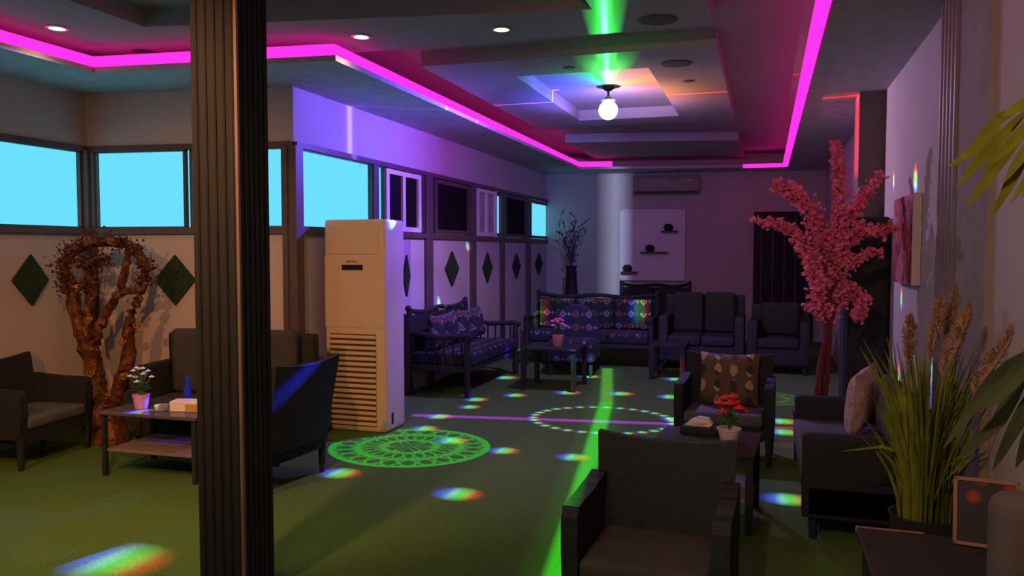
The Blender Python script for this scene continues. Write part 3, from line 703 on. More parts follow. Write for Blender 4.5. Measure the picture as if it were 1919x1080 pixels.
# ------------------------------------------------------------------ blossom tree
def blossom_tree():
    base = Vector((.39, 6.0, 0)); nrm = Vector((math.sin(YAW), -math.cos(YAW), 0))
    t = thing('blossom_tree', 'artificial pink cherry blossom tree in a black pot by the right wall', 'tree', base)
    def P(px, py, off=0):
        r = ray(px, py); k = base.dot(nrm)/r.dot(nrm); v = r*k; return Vector((v.x-base.x, v.y-base.y, v.z+CH))+nrm*off
    MB().lathe([(.13, 0), (.14, .02), (.18, .36), (.19, .38), (.17, .38), (.15, .34), (0, .34)]).build('pot', M['dark'], t, True)
    mb = MB(); mb.tube([(0, 0, .3), P(1533, 735), P(1538, 690), P(1552, 620), P(1555, 590), P(1550, 520)], [.035, .03, .026, .024, .022, .018], 10, .1)
    mb.build('trunk', M['barkr'], t, True)
    mb = MB(); mb.tube([(.04, 0, .3), P(1545, 735, .02), P(1549, 690, .03), P(1553, 620, .02), P(1565, 560)], [.018, .018, .018, .016, .014], 8, .1); mb.build('trunk', M['barkr'], t, True)
    br = [[(1552, 600), (1530, 540), (1515, 480), (1490, 435), (1455, 420), (1420, 415)], [(1550, 560), (1540, 480), (1515, 410), (1490, 370), (1460, 358), (1435, 350)],
          [(1550, 520), (1550, 450), (1530, 400), (1512, 370), (1500, 342)], [(1552, 520), (1566, 440), (1568, 380), (1565, 320), (1556, 272)],
          [(1556, 560), (1570, 480), (1590, 420), (1615, 380), (1640, 350), (1662, 325)], [(1556, 540), (1580, 460), (1610, 430), (1640, 435), (1662, 425)],
          [(1555, 590), (1585, 540), (1605, 560), (1600, 590), (1582, 585)], [(1556, 600), (1540, 575), (1545, 560), (1530, 580)], [(1554, 560), (1575, 500), (1600, 480), (1620, 470)]]
    dens = [1, 1.15, .9, 1.1, .9, .8, .9, .9, .6]
    for i, b in enumerate(br):
        off = [0, .1, -.1, .05, -.05, .08, .1, -.08, .12][i]
        pts = []; n = len(b)
        for k in range(n-1):
            for s in range(5): q = s/5; pts.append(P(b[k][0]+(b[k+1][0]-b[k][0])*q, b[k][1]+(b[k+1][1]-b[k][1])*q, off*(k+q)/n*2))
        pts.append(P(*b[-1], off*2))
        m_ = MB(); m_.tube(pts, [.014-.011*q/len(pts) for q in range(len(pts))], 6, .1); bo = m_.build('branch', M['bark'], t, True)
        m_ = MB(); N = len(pts)
        for k in range(2, N):
            q = k/N; cnt = int(dens[i]*(26 if q < .8 else 13)); sp = .027*(1.3-q*.75)
            for _ in range(cnt):
                c0 = pts[k]+Vector((random.gauss(0, sp), random.gauss(0, sp), random.gauss(0, sp)))
                up = Vector((random.uniform(-1, 1), random.uniform(-1, 1), random.uniform(-1, 1))).normalized(); a1 = up.orthogonal().normalized(); a2 = up.cross(a1); r = random.uniform(.014, .023)
                cv = m_.bm.verts.new(c0)
                for j in range(5):
                    a_ = j/5*2*PI; dv = a1*math.cos(a_)+a2*math.sin(a_); sv = a1*math.cos(a_+PI/2)+a2*math.sin(a_+PI/2)
                    v1 = m_.bm.verts.new(c0+dv*r*.6+sv*r*.42+up*r*.3); v2 = m_.bm.verts.new(c0+dv*r*1.1+up*r*.55); v3 = m_.bm.verts.new(c0+dv*r*.6-sv*r*.42+up*r*.3)
                    m_.bm.faces.new((cv, v1, v2, v3))
        m_.build('blossoms', M['petalp'], bo)
blossom_tree()

# ------------------------------------------------------------------ right sofa with cushions
rs = sofa('rattan_sofa', 'black rattan two seat sofa against the right wall below the picture', 'sofa', (.535, 5.08, 0), -PI/2, 1.28, .66, .42, .57, .74, M['black'], M['gcush'], 2, None, True, .1, False)
pillow('pink_cushion', 'dusty pink cushion at the far end of the right wall sofa', 'cushion', (.58, 5.28, .63), .42, .40, .14, M['pillowp'], (-.12, .1, -PI/2-.35))
pillow('grey_cushion', 'charcoal cushion leaning behind the dusty pink one', 'cushion', (.69, 5.02, .64), .40, .38, .10, M['pillowd'], (-.06, -.1, -PI/2))

# canvas on right wall
a = atx(1676, 450, XR-.05); b = atx(1711, 450, XR-.05); zt = atx(1711, 362, XR-.05).z; zb_ = atx(1711, 536, XR-.05).z; y0, y1 = sorted((a.y, b.y))
t = thing('canvas_picture', 'red and grey floral canvas hanging on the right wall', 'picture', (XR, (y0+y1)/2, (zt+zb_)/2))
w, h = (y1-y0)/2, (zt-zb_)/2
MB().box(-.055, -.002, -w, w, -h, h, .002, 1).build('stretcher', M['silver'], t)
MB().box(-.0575, -.0545, -w+.002, w-.002, -h+.002, h-.002).build('print', M['canvas'], t)

# ------------------------------------------------------------------ centre right table, tissue box and red flowers
coffee_table('coffee_table', 'black coffee table between the nearest armchair and the striped cushion armchair', -.60, -.02, 4.42, 4.98, .45, -.06, True, 'dark', 'tshelf', .04)
p = atz(1312, 812, .45)
t = thing('tissue_box', 'white tissue rising from a black box on the right coffee table', 'tissue box', (p.x, p.y, .45), -.1)
MB().box(-.11, .11, -.06, .06, 0, .045, .006, 1).build('box', M['dark'], t)
mb = MB(); mb.solid([(-.09, -.02, .045), (-.06, -.02, .075), (-.01, -.02, .10), (.05, -.02, .095), (.075, -.02, .06), (.06, -.02, .045)], (0, .05, 0)); mb.ball((-.0, .0, .07), .05, 2, (1.2, .6, .6), .06); mb.build('tissue', M['tissue'], t, True)
p = atz(1366, 826, .45)
flowerpot('flower_pot', 'white pot of red flowers on the right coffee table', (p.x, p.y, .45), .075, .065, M['pot_white'], M['petalr'], M['leaf'], nfl=9, spread=.08, fh=.19, petal=.024)

# ------------------------------------------------------------------ grass planter
def grass_planter():
    base = Vector((.70, 3.92, 0)); t = thing('pampas_grass', 'pot of tall yellow green grass with beige plumes by the right wall', 'potted plant', base)
    MB().lathe([(.11, 0), (.12, .02), (.145, .34), (.15, .36), (.135, .36), (.12, .33), (0, .33)]).build('pot', M['dark'], t, True)
    mb = MB()
    for k in range(260):
        a = random.uniform(0, 2*PI); r0 = random.uniform(0, .11); hh = random.uniform(.35, .95); lean = random.uniform(.02, .22)
        s = Vector((r0*math.cos(a), r0*math.sin(a), .33)); dx = math.cos(a)*lean; dy = math.sin(a)*lean
        if base.x+dx > .86: dx = .86-base.x-.05
        pts = [s+Vector((dx*q*q, dy*q*q, hh*(q-.12*q*q*q))) for q in (0, .25, .5, .75, 1)]
        mb.strip(pts, [.006, .009, .009, .007, .001], (math.cos(a+.7), math.sin(a+.7), .2), .0012)
    # arching blades
    for pts in ([(0, 0, .40), (-.05, -.02, .62), (-.18, -.03, .66), (-.36, -.05, .63)], [(.02, -.02, .36), (.10, -.05, .52), (.16, -.08, .50), (.2, -.12, .36)]):
        mb.strip(pts, [.007, .012, .010, .001], (0, -.6, .8), .002)
    mb.build('grass_blades', M['grass'], t)
    for (dx, dy, zt, L, ln) in [(-.06, .1, 1.22, .22, .0), (.0, -.05, 1.32, .26, .03), (.04, -.22, 1.30, .24, .05), (-.02, -.4, 1.28, .24, .06), (.09, .08, 1.35, .22, .02), (.06, -.55, 1.24, .24, .08)]:
        m_ = MB(); b0 = Vector((dx*.3, dy*.3, .5)); b1 = Vector((dx, dy, zt-L)); m_.tube([(0, 0, .36), b0, b1], .004, 5)
        st = m_.build('stalk', M['grass'], t)
        m_ = MB(); pts = [b1+Vector((ln*q, -ln*q*2, L*q)) for q in (0, .2, .45, .7, .9, 1)]
        m_.tube(pts, [.004, .008, .010, .009, .006, .002], 8, .3)
        for q in range(230):
            u = random.random(); i_ = min(4, int(u*5)); c0 = pts[i_].lerp(pts[i_+1], u*5-i_); a_ = random.uniform(0, 2*PI); sp_ = .036*math.sin(PI*min(1, u*.85+.12))
            dv = Vector((math.cos(a_)*sp_, math.sin(a_)*sp_, random.uniform(.025, .06))); m_.strip([c0, c0+dv*.5+Vector((0, 0, .008)), c0+dv], [.0015, .0032, .0008], (math.cos(a_+1.5), math.sin(a_+1.5), .2), .001)
        m_.build('plume', M['plume'], st)
grass_planter()

# palm near the right edge
def palm():
    base = Vector((.74, 2.2, 0)); t = thing('palm_plant', 'tall potted palm with lime green leaves at the right edge of the room', 'potted plant', base)
    MB().lathe([(.12, 0), (.13, .02), (.16, .32), (.17, .34), (.15, .34), (.13, .3), (0, .3)]).build('pot', M['dark'], t, True)
    MB().tube([(0, 0, .28), (.03, .02, .9), (.05, .04, 1.5), (.06, .08, 1.95)], [.025, .022, .02, .014], 9, .08).build('stem', M['bark'], t, True)
    nrm = Vector((math.sin(YAW), -math.cos(YAW), 0)); B0 = Vector((.72, 2.38, 0))
    def P(px, py, off=0):
        r = ray(px, py); k = B0.dot(nrm)/r.dot(nrm); v = r*k; q = Vector((v.x, v.y, v.z+CH))+nrm*off
        q.x = min(q.x, .93); return q-base
    up = [[(1945, 190), (1900, 215), (1850, 275), (1798, 312)], [(1945, 200), (1895, 250), (1850, 300), (1808, 350)], [(1950, 215), (1905, 270), (1865, 325), (1818, 392)],
          [(1955, 225), (1920, 285), (1890, 345), (1858, 408)], [(1950, 200), (1925, 195), (1895, 205), (1868, 222)], [(1945, 180), (1930, 172), (1915, 172), (1902, 178)], [(1960, 240), (1935, 300), (1910, 350), (1888, 370)], [(1945, 195), (1900, 232), (1850, 285), (1806, 325)], [(1950, 205), (1910, 245), (1868, 300), (1835, 350)], [(1955, 220), (1918, 265), (1885, 320), (1840, 385)], [(1960, 230), (1928, 290), (1900, 340), (1872, 395)], [(1945, 185), (1910, 200), (1880, 235), (1850, 250)]]
    for i, l in enumerate(up):
        pts = [P(x, y, .02*i-.06) for x, y in l]; fine = []
        for k in range(3):
            for q in (0, .34, .67): fine.append(pts[k].lerp(pts[k+1], q))
        fine.append(pts[-1]); n = len(fine); wd = [.003+.012*math.sin(PI*min(1, (k/(n-1))*.95+.05)) for k in range(n)]; wd[-1] = .001
        m_ = MB(); m_.strip(fine, wd, (nrm.x, nrm.y, .35), .002); m_.build('leaf', M['palm'], t)
    lo = [[(1950, 655), (1900, 690), (1850, 740), (1775, 845)], [(1950, 665), (1905, 720), (1870, 790), (1800, 860)], [(1955, 670), (1925, 740), (1890, 800), (1850, 880)], [(1960, 690), (1930, 760), (1905, 820), (1885, 870)], [(1950, 650), (1890, 680), (1840, 735), (1790, 768)]]
    for i, l in enumerate(lo):
        pts = [P(x, y, .02*i-.02) for x, y in l]; fine = []
        for k in range(3):
            for q in (0, .34, .67): fine.append(pts[k].lerp(pts[k+1], q))
        fine.append(pts[-1]); n = len(fine); wd = [.003+.017*math.sin(PI*min(1, (k/(n-1))*.95+.05)) for k in range(n)]; wd[-1] = .001
        m_ = MB(); m_.strip(fine, wd, (nrm.x, nrm.y, .35), .002); m_.build('leaf', M['dpalm'], t)['label'] = 'dark green lower leaf'
    m_ = MB(); m_.tube([(.04, .03, 1.0), P(1955, 660)], .006, 5); m_.tube([(.05, .06, 1.75), P(1950, 200)], .006, 5); m_.build('leaf_stalk', M['bark'], t)
palm()

# black side table at the front right, framed picture leaning, grey chair
a = atz(1605, 988, .50); b = atz(1838, 1010, .50)
t = thing('side_table', 'black square side table at the bottom right in front of the grass', 'table', (0, 0, 0))
x0, x1 = a.x, min(b.x, .86); y1 = a.y
t.location = ((x0+x1)/2, y1-.27, 0); w = (x1-x0)/2
MB().box(-w, w, -.27, .27, .475, .50, .006, 1).build('tabletop', M['dark'], t)
MB().box(-w-.003, w*.1, .268, .276, .478, .503).build('wooden_edge', M['woodedge'], t)
MB().box(-w+.02, w-.02, -.25, .25, .06, .475).build('body', M['dleather'], t)
for sx in (-1, 1):
    for sy in (-1, 1): MB().box(sx*(w-.05)-.02, sx*(w-.05)+.02, sy*.2-.02, sy*.2+.02, 0, .07).build('leg', M['dark'], t)

t = thing('framed_picture', 'small wood framed picture with painted red light reflections standing on the black side table', 'picture', (.755, 3.12, .502), -.15)
t.scale = (.85, .85, .85)
# leans on the side table
mt = Matrix.Rotation(-.20, 4, 'X')
fm, fn_, fb_ = nt('dark print with painted red reflections'); fb_.inputs['Roughness'].default_value = .3
ftc = fn_.nodes.new('ShaderNodeTexCoord'); fno = fn_.nodes.new('ShaderNodeTexVoronoi'); fno.inputs['Scale'].default_value = 11; fn_.links.new(ftc.outputs['Object'], fno.inputs['Vector'])
fcr = fn_.nodes.new('ShaderNodeValToRGB'); fE = fcr.color_ramp.elements; fE[0].position = .12; fE[0].color = (.35, .05, .03, 1); fE[1].position = .4; fE[1].color = (.035, .035, .04, 1)  # red spots are reflected coloured lights put into the colour
fn_.links.new(fno.outputs['Distance'], fcr.inputs[0]); fn_.links.new(fcr.outputs[0], fb_.inputs['Base Color'])
MB().box(-.11, .11, -.008, .008, .0, .27, .002, 1, mt).build('print', fm, t)
mb = MB()
for q in ((-.12, -.105, .0, .28), (.105, .12, .0, .28), (-.12, .12, .0, .015), (-.12, .12, .265, .28)): mb.box(q[0], q[1], -.014, .010, q[2], q[3], .002, 1, mt)
mb.build('frame', M['woodedge'], t)
t = thing('grey_armchair', 'grey upholstered armchair cropped by the bottom right corner', 'armchair', (.685, 1.52, 0), .0)
MB().box(-.24, .24, -.28, .20, .12, .42, .05, 3).build('seat', M['greyfab'], t, True)
mb = MB(); mb.box(-.235, .235, .0, .11, .30, 1.06, .05, 5, Matrix.Translation((0, .20, 0)) @ Matrix.Rotation(-.06, 4, 'X')); mb.build('backrest', M['greyfab'], t, True)
for sx in (-1, 1):
    MB().box(sx*.22-.04, sx*.22+.04, -.28, .20, .12, .62, .04, 3).build('arm', M['greyfab'], t, True)
    for sy in (-1, 1): MB().tube([(sx*.19, sy*.17, .13), (sx*.19, sy*.17, 0)], [.025, .016], 8).build('leg', M['dark'], t)

# ------------------------------------------------------------------ disco lamp
LX, LY, LZ = -1.53, 7.95, 2.845
t = thing('disco_lamp', 'glowing rotating disco lamp hanging in the recessed ceiling panel', 'lamp', (LX, LY, ZT))
MB().lathe([(.06, 0), (.06, -.02), (.03, -.04), (.02, -.045), (0, -.045)]).build('ceiling_mount', M['dark'], t, True)
MB().lathe([(.012, -.04), (.012, -.10)], seg=10).build('stem', M['dark'], t)
m_, n_, b_ = nt('glowing clear shell'); n_.nodes.remove(b_)
tr = n_.nodes.new('ShaderNodeBsdfTransparent'); em = n_.nodes.new('ShaderNodeEmission'); ad = n_.nodes.new('ShaderNodeAddShader')
tc = n_.nodes.new('ShaderNodeTexCoord'); sp = n_.nodes.new('ShaderNodeSeparateXYZ'); n_.links.new(tc.outputs['Object'], sp.inputs[0])
cr = n_.nodes.new('ShaderNodeValToRGB'); E = cr.color_ramp.elements; E[0].position = 0; E[0].color = (.8, 1, .9, 1); E[1].position = 1; E[1].color = (.02, .9, .1, 1); e = E.new(.45); e.color = (.7, 1, .85, 1)
n_.links.new(NM(n_, 'ADD', NM(n_, 'MULTIPLY', sp.outputs[2], 4.6), 1.58, clamp=True), cr.inputs[0])
n_.links.new(cr.outputs[0], em.inputs[0]); em.inputs[1].default_value = 1.05
n_.links.new(tr.outputs[0], ad.inputs[0]); n_.links.new(em.outputs[0], ad.inputs[1]); n_.links.new(ad.outputs[0], n_.nodes['Material Output'].inputs[0])
MB().ball((0, 0, -.235), .098, 3).build('shell', m_, t, True)
MB().lathe([(.03, -.10), (.075, -.14), (.06, -.15), (.0, -.15)]).build('collar', M['chrome'], t, True)

def disco_light():
    L = bpy.data.lights.new('disco_light', 'POINT'); L.energy = 1; L.shadow_soft_size = 0.0; L.use_nodes = True
    lo = bpy.data.objects.new('disco_light', L); COL.objects.link(lo); lo.location = (LX, LY, LZ)
    n = L.node_tree; n.nodes.clear()
    out = n.nodes.new('ShaderNodeOutputLight'); em = n.nodes.new('ShaderNodeEmission'); n.links.new(em.outputs[0], out.inputs[0])
    ge = n.nodes.new('ShaderNodeNewGeometry')
    def VM(op, *a, val=False):
        x = n.nodes.new('ShaderNodeVectorMath'); x.operation = op
        for i, v in enumerate(a):
            if hasattr(v, 'is_output'): n.links.new(v, x.inputs[3] if (op == 'SCALE' and i == 1) else x.inputs[i])
            elif op == 'SCALE' and i == 1: x.inputs[3].default_value = v
            else: x.inputs[i].default_value = v
        return x.outputs['Value' if val else 'Vector']
    def m1(op, *a, clamp=False): return NM(n, op, *a, clamp=clamp)
    d = VM('NORMALIZE', ge.outputs['Incoming'])
    SGN = DISCO_SIGN
    if SGN < 0: d = VM('SCALE', d, -1.0)
    s = n.nodes.new('ShaderNodeSeparateXYZ'); n.links.new(d, s.inputs[0]); dx, dy, dz = s.outputs
    down = m1('MAXIMUM', m1('MULTIPLY', dz, -1.0), .02)
    k = m1('DIVIDE', LZ, down)
    fx = m1('ADD', m1('MULTIPLY', dx, k), LX); fy = m1('ADD', m1('MULTIPLY', dy, k), LY)
    cb = n.nodes.new('ShaderNodeCombineXYZ'); n.links.new(fx, cb.inputs[0]); n.links.new(fy, cb.inputs[1]); p = cb.outputs[0]
    isdown = m1('MULTIPLY', m1('GREATER_THAN', m1('MULTIPLY', dz, -1.0), .3), m1('LESS_THAN', fy, 10.25))
    fgain = m1('MULTIPLY', m1('DIVIDE', 1.0, m1('POWER', down, 3.0)), isdown)      # even brightness on the floor
    def band(v, c, hw, soft=.5):   # 1 inside |v-c|<hw*(1-soft), 0 beyond hw
        return m1('DIVIDE', m1('SUBTRACT', hw, m1('ABSOLUTE', m1('SUBTRACT', v, c))), hw*soft, clamp=True)
    def step(v, lo_, hi): return m1('DIVIDE', m1('SUBTRACT', v, lo_), hi-lo_, clamp=True)
    total = []
    def addc(mask, col):
        c = n.nodes.new('ShaderNodeCombineXYZ'); c.inputs[0].default_value, c.inputs[1].default_value, c.inputs[2].default_value = col
        total.append(VM('SCALE', c.outputs[0], mask))
    # ---- floor dots
    dots = [(947, 708, .19), (1105, 706, .17), (1265, 711, .18), (965, 741, .16), (892, 749, .16), (1063, 736, .18), (1163, 738, .18), (1255, 744, .18), (880, 763, .14), (822, 781, .16),
            (796, 803, .15), (845, 826, .17), (943, 845, .15), (1073, 857, .15), (1455, 684, .19), (1465, 790, .19), (1468, 810, .18), (1474, 936, .18), (636, 887, .18), (857, 926, .19), (215, 1052, .32), (-5, 938, .16), (1258, 786, .12)]
    acc = None
    def dot_q(q):
        w = m1('SUBTRACT', 2.0, VM('DOT_PRODUCT', q, q, val=True), clamp=True); return VM('SCALE', q, w)
    for x, y, r in dots:
        c = fl(x, y); q = VM('MULTIPLY_ADD', p, (1/r, 1/(r*.8), 0), (-c.x/r, -c.y/(r*.8), 1)); v = dot_q(q); acc = v if acc is None else VM('ADD', acc, v)
    # ring of dots: polar repetition
    rc_ = fl(1128, 786); RR = .64; NN = 30
    rx = m1('SUBTRACT', fx, rc_.x); ry = m1('MULTIPLY', m1('SUBTRACT', fy, rc_.y), 1.15)
    rad = m1('SQRT', m1('ADD', m1('MULTIPLY', rx, rx), m1('MULTIPLY', ry, ry))); an = m1('ARCTAN2', ry, rx)
    ai = m1('MULTIPLY', m1('ROUND', m1('MULTIPLY', an, NN/(2*PI))), 2*PI/NN)
    qx = m1('DIVIDE', m1('SUBTRACT', rx, m1('MULTIPLY', m1('COSINE', ai), RR)), .075); qy = m1('DIVIDE', m1('SUBTRACT', ry, m1('MULTIPLY', m1('SINE', ai), RR)), .06)
    c3 = n.nodes.new('ShaderNodeCombineXYZ'); n.links.new(qx, c3.inputs[0]); n.links.new(qy, c3.inputs[1]); c3.inputs[2].default_value = 1
    acc = VM('ADD', acc, dot_q(c3.outputs[0]))
    def rainbow(acc, axis=0, gain=1.0):
        s2 = n.nodes.new('ShaderNodeSeparateXYZ'); n.links.new(acc, s2.inputs[0]); Wt = s2.outputs[2]
        h = m1('ADD', m1('MULTIPLY', m1('DIVIDE', s2.outputs[axis], m1('MAXIMUM', Wt, .001)), .5), .5)
        cr = n.nodes.new('ShaderNodeValToRGB'); E = cr.color_ramp.elements; E[0].position = .08; E[0].color = (.05, .02, 1, 1); E[1].position = .95; E[1].color = (1, .02, .0, 1)
        for q, c in ((.3, (.08, .25, 1, 1)), (.42, (.35, .95, .75, 1)), (.55, (.10, 1, .10, 1)), (.68, (.6, .7, .08, 1)), (.8, (1, .12, .02, 1))): e = E.new(q); e.color = c
        n.links.new(h, cr.inputs[0]); v = VM('SCALE', cr.outputs[0], m1('MULTIPLY', m1('POWER', Wt, 1.2), gain)); return v
    total.append(VM('MULTIPLY', VM('SCALE', rainbow(acc, 0, G_DOT), fgain), (1.2, .75, 2.6)))
    # ---- green line on the floor, two directions
    for (pa, sgn, col, g) in ((fl(1050, 1060), -1, (.06, 1, .05), 1.0), (fl(1138, 700), 1, (.30, .85, .16), .75)):
        v = Vector((pa.x-LX, pa.y-LY)).normalized(); nx, ny = -v.y, v.x; cc = nx*LX+ny*LY
        dist = m1('SUBTRACT', m1('ADD', m1('MULTIPLY', fx, nx), m1('MULTIPLY', fy, ny)), cc)
        core = band(dist, 0, .085, .5); halo = m1('MULTIPLY', band(dist, 0, .22, 1), .14)
        side = m1('GREATER_THAN', m1('MULTIPLY', m1('SUBTRACT', fy, LY), float(sgn)), 0)
        mk = m1('MULTIPLY', m1('MULTIPLY', m1('ADD', core, halo), side), m1('MULTIPLY', fgain, g*G_LINE)); addc(mk, col)
    # ---- purple to red cross line
    a, b = fl(765, 778), fl(1265, 795); v = Vector((b.x-a.x, b.y-a.y)).normalized(); nx, ny = -v.y, v.x; cc = nx*a.x+ny*a.y
    dist = m1('SUBTRACT', m1('ADD', m1('MULTIPLY', fx, nx), m1('MULTIPLY', fy, ny)), cc); ln = band(dist, 0, .075, .7)
    e_ = fl(1512, 793)
    m_p = m1('MULTIPLY', m1('MULTIPLY', ln, m1('LESS_THAN', fx, b.x)), m1('GREATER_THAN', fx, -3.15)); addc(m1('MULTIPLY', m_p, m1('MULTIPLY', fgain, G_LINE*1.3)), (.8, .03, 2.6))
    m_r = m1('MULTIPLY', m1('MULTIPLY', ln, m1('GREATER_THAN', fx, b.x)), m1('LESS_THAN', fx, e_.x+.05)); addc(m1('MULTIPLY', m_r, m1('MULTIPLY', fgain, G_LINE*1.1)), (1, .02, .1))
    # ---- lace rosettes
    ycr = m1('ADD', LY, m1('DIVIDE', m1('MULTIPLY', m1('SUBTRACT', fy, LY), AX1+.03-LX), m1('MINIMUM', m1('SUBTRACT', fx, LX), -.05)))
    clear = m1('MAXIMUM', m1('GREATER_THAN', fx, AX1+.03), m1('LESS_THAN', ycr, AY0-.02))
    def rosette(c, R0, col, g, K):
        ex = m1('DIVIDE', m1('SUBTRACT', fx, c.x), R0); ey = m1('DIVIDE', m1('SUBTRACT', fy, c.y), R0*.95)
        r = m1('SQRT', m1('ADD', m1('MULTIPLY', ex, ex), m1('MULTIPLY', ey, ey))); a = m1('ARCTAN2', ey, ex); ms = None
        for rr in (.33, .64, .96): q = band(r, rr, .05, .4); ms = q if ms is None else m1('MAXIMUM', ms, q)
        for base_, amp, kk, ph in ((.48, .15, K, 0), (.80, .15, K, 0), (.80, .15, K, PI), (.17, .13, K/2, 0), (.48, .15, K, PI)):
            q = band(m1('SUBTRACT', r, m1('MULTIPLY', m1('SINE', m1('ADD', m1('MULTIPLY', a, float(kk)), ph)), amp)), base_, .055, .5); ms = m1('MAXIMUM', ms, q)
        fillm = m1('MULTIPLY', m1('LESS_THAN', r, 1.0), .12)
        addc(m1('MULTIPLY', m1('ADD', ms, fillm), m1('MULTIPLY', m1('MULTIPLY', fgain, clear), g)), col)
    rosette(fl(768, 837), .64, (.03, 1, .04), G_LINE*.62, 12)
    rosette(Vector((fl(1440, 747).x-.1, fl(1440, 747).y, 0)), .45, (.30, .45, .25), G_LINE*.35, 8)
    # ---- red patches
    for x, y in ((1475, 835), (1478, 870)):
        c = fl(x, y); q = VM('MULTIPLY_ADD', p, (1/.2, 1/.12, 0), (-c.x/.2, -c.y/.12, 0)); w = m1('SUBTRACT', 1.0, VM('DOT_PRODUCT', q, q, val=True), clamp=True); addc(m1('MULTIPLY', w, m1('MULTIPLY', fgain, G_LINE*.13)), (1, .08, .02))
    # ---- wall / furniture dots in direction space
    def dirdots(lst, axis, gate, gain):
        acc = None
        for P_, r, g in lst:
            D = (Vector(P_)-Vector((LX, LY, LZ))).normalized(); U = Vector((0, 0, 1)).cross(D).normalized()*-1; V = D.cross(U); 
            if V.z < 0: V = -V
            qx = m1('DIVIDE', VM('DOT_PRODUCT', d, tuple(U), val=True), r[0]); qy = m1('DIVIDE', VM('DOT_PRODUCT', d, tuple(V), val=True), r[1])
            c3 = n.nodes.new('ShaderNodeCombineXYZ'); n.links.new(qx, c3.inputs[0]); n.links.new(qy, c3.inputs[1]); c3.inputs[2].default_value = 1
            v = VM('SCALE', dot_q(c3.outputs[0]), g); acc = v if acc is None else VM('ADD', acc, v)
        total.append(VM('SCALE', rainbow(acc, axis, gain), gate))
    X_ = XR-.01
    dirdots([(atx(1672, 340, X_), (.012, .035), 1), (atx(1712, 340, X_), (.02, .04), 1), (atx(1657, 495, X_), (.012, .04), 1), (atx(1686, 560, X_), (.012, .03), .8), (atx(1741, 680, X_), (.012, .07), .8), (atx(1681, 715, X_), (.014, .04), 1.1), (atx(1768, 445, X_), (.02, .05), .35)], 1, m1('GREATER_THAN', dx, 0), G_WALL)
    dirdots([(atx(822, 575, XC), (.03, .035), .8), (atx(876, 462, XC), (.03, .02), .5), ((AX1-.02, AY0+.12, 1.80), (.03, .03), 1.2)], 0, m1('LESS_THAN', dx, 0), G_WALL*1.3)
    dirdots([(aty(1000, 598, 10.85), (.06, .05), 1.1), (aty(1197, 585, 10.85), (.05, .05), 1.1)], 0, m1('GREATER_THAN', dy, 0), G_WALL*1.3)
    # ---- vertical light planes on walls and ceiling (azimuth bands)
    hz = m1('SQRT', m1('ADD', m1('MULTIPLY', dx, dx), m1('MULTIPLY', dy, dy)))
    def azi(vx, vy, hw, zlo, zhi, col, g, soft=.8, sl=.03):
        v = Vector((vx, vy)).normalized(); cr_ = m1('DIVIDE', m1('SUBTRACT', m1('MULTIPLY', dx, v.y), m1('MULTIPLY', dy, v.x)), m1('MAXIMUM', hz, .02)); fw = m1('GREATER_THAN', m1('ADD', m1('MULTIPLY', dx, v.x), m1('MULTIPLY', dy, v.y)), 0)
        mk = m1('MULTIPLY', m1('MULTIPLY', band(cr_, 0, hw, soft), fw), m1('MULTIPLY', step(dz, zlo-sl, zlo), m1('SUBTRACT', 1.0, step(dz, zhi, zhi+sl)))); addc(m1('MULTIPLY', mk, g), col)
    a = atx(655, 230, XC); azi(a.x-LX, a.y-LY, .022, -.16, .03, (.15, .22, 1), G_AZI*3.2, .8)
    azi(a.x-LX, a.y-LY, .05, -.16, .03, (.35, .05, 1), G_AZI*1.0, 1)
    azi(.745-LX, 7.53-LY, .075, -.25, .03, (1, .012, .02), G_AZI*4, .3)
    azi(.745-LX, 7.53-LY, .075, -.80, -.62, (1, .02, .06), G_AZI*.8, .3)
    azi(.745-LX, 7.53-LY, .012, .005, .06, (1, .02, .03), G_AZI*60, .7)
    a = aty(1152, 450, 13.7); azi(a.x-LX, a.y-LY, .055, -.34, -.0, (.42, .5, .78), G_AZI*4.2, 1)
    a = atz(1131, 5, ZI); azi(a.x-LX, a.y-LY, .012, .01, .09, (.03, 1, .08), G_AZI*60, .8)
    azi(a.x-LX, a.y-LY, .05, .01, .12, (.03, 1, .08), G_AZI*8, 1)
    azi(a.x-LX, a.y-LY, .02, .0, .5, (.03, 1, .08), G_AZI*10, .8, .01)
    azi(a.x-LX, a.y-LY, .16, .15, .9, (.05, 1, .12), G_AZI*1.6, 1, .05)
    azi(-1, 0.0, .025, .05, .55, (.5, .1, 1), G_AZI*2.4, .8)
    azi(1, 0.0, .025, .05, .55, (1, .05, .05), G_AZI*2.6, .8)
    # ---- coloured wash by azimuth
    az = m1('ADD', m1('MULTIPLY', m1('ARCTAN2', dy, dx), 1/(2*PI)), .5)      # 0 = west, .25 = south, .5 = east, .75 = north
    def ramp(stops, gainnode):
        cr = n.nodes.new('ShaderNodeValToRGB'); E = cr.color_ramp.elements
        E[0].position = stops[0][0]; E[0].color = (*stops[0][1], 1); E[1].position = stops[-1][0]; E[1].color = (*stops[-1][1], 1)
        for q, c in stops[1:-1]: e = E.new(q); e.color = (*c, 1)
        n.links.new(az, cr.inputs[0]); total.append(VM('SCALE', cr.outputs[0], gainnode))
    side = m1('MULTIPLY', step(dz, -.88, -.50), m1('SUBTRACT', 1.0, step(dz, .05, .2)))
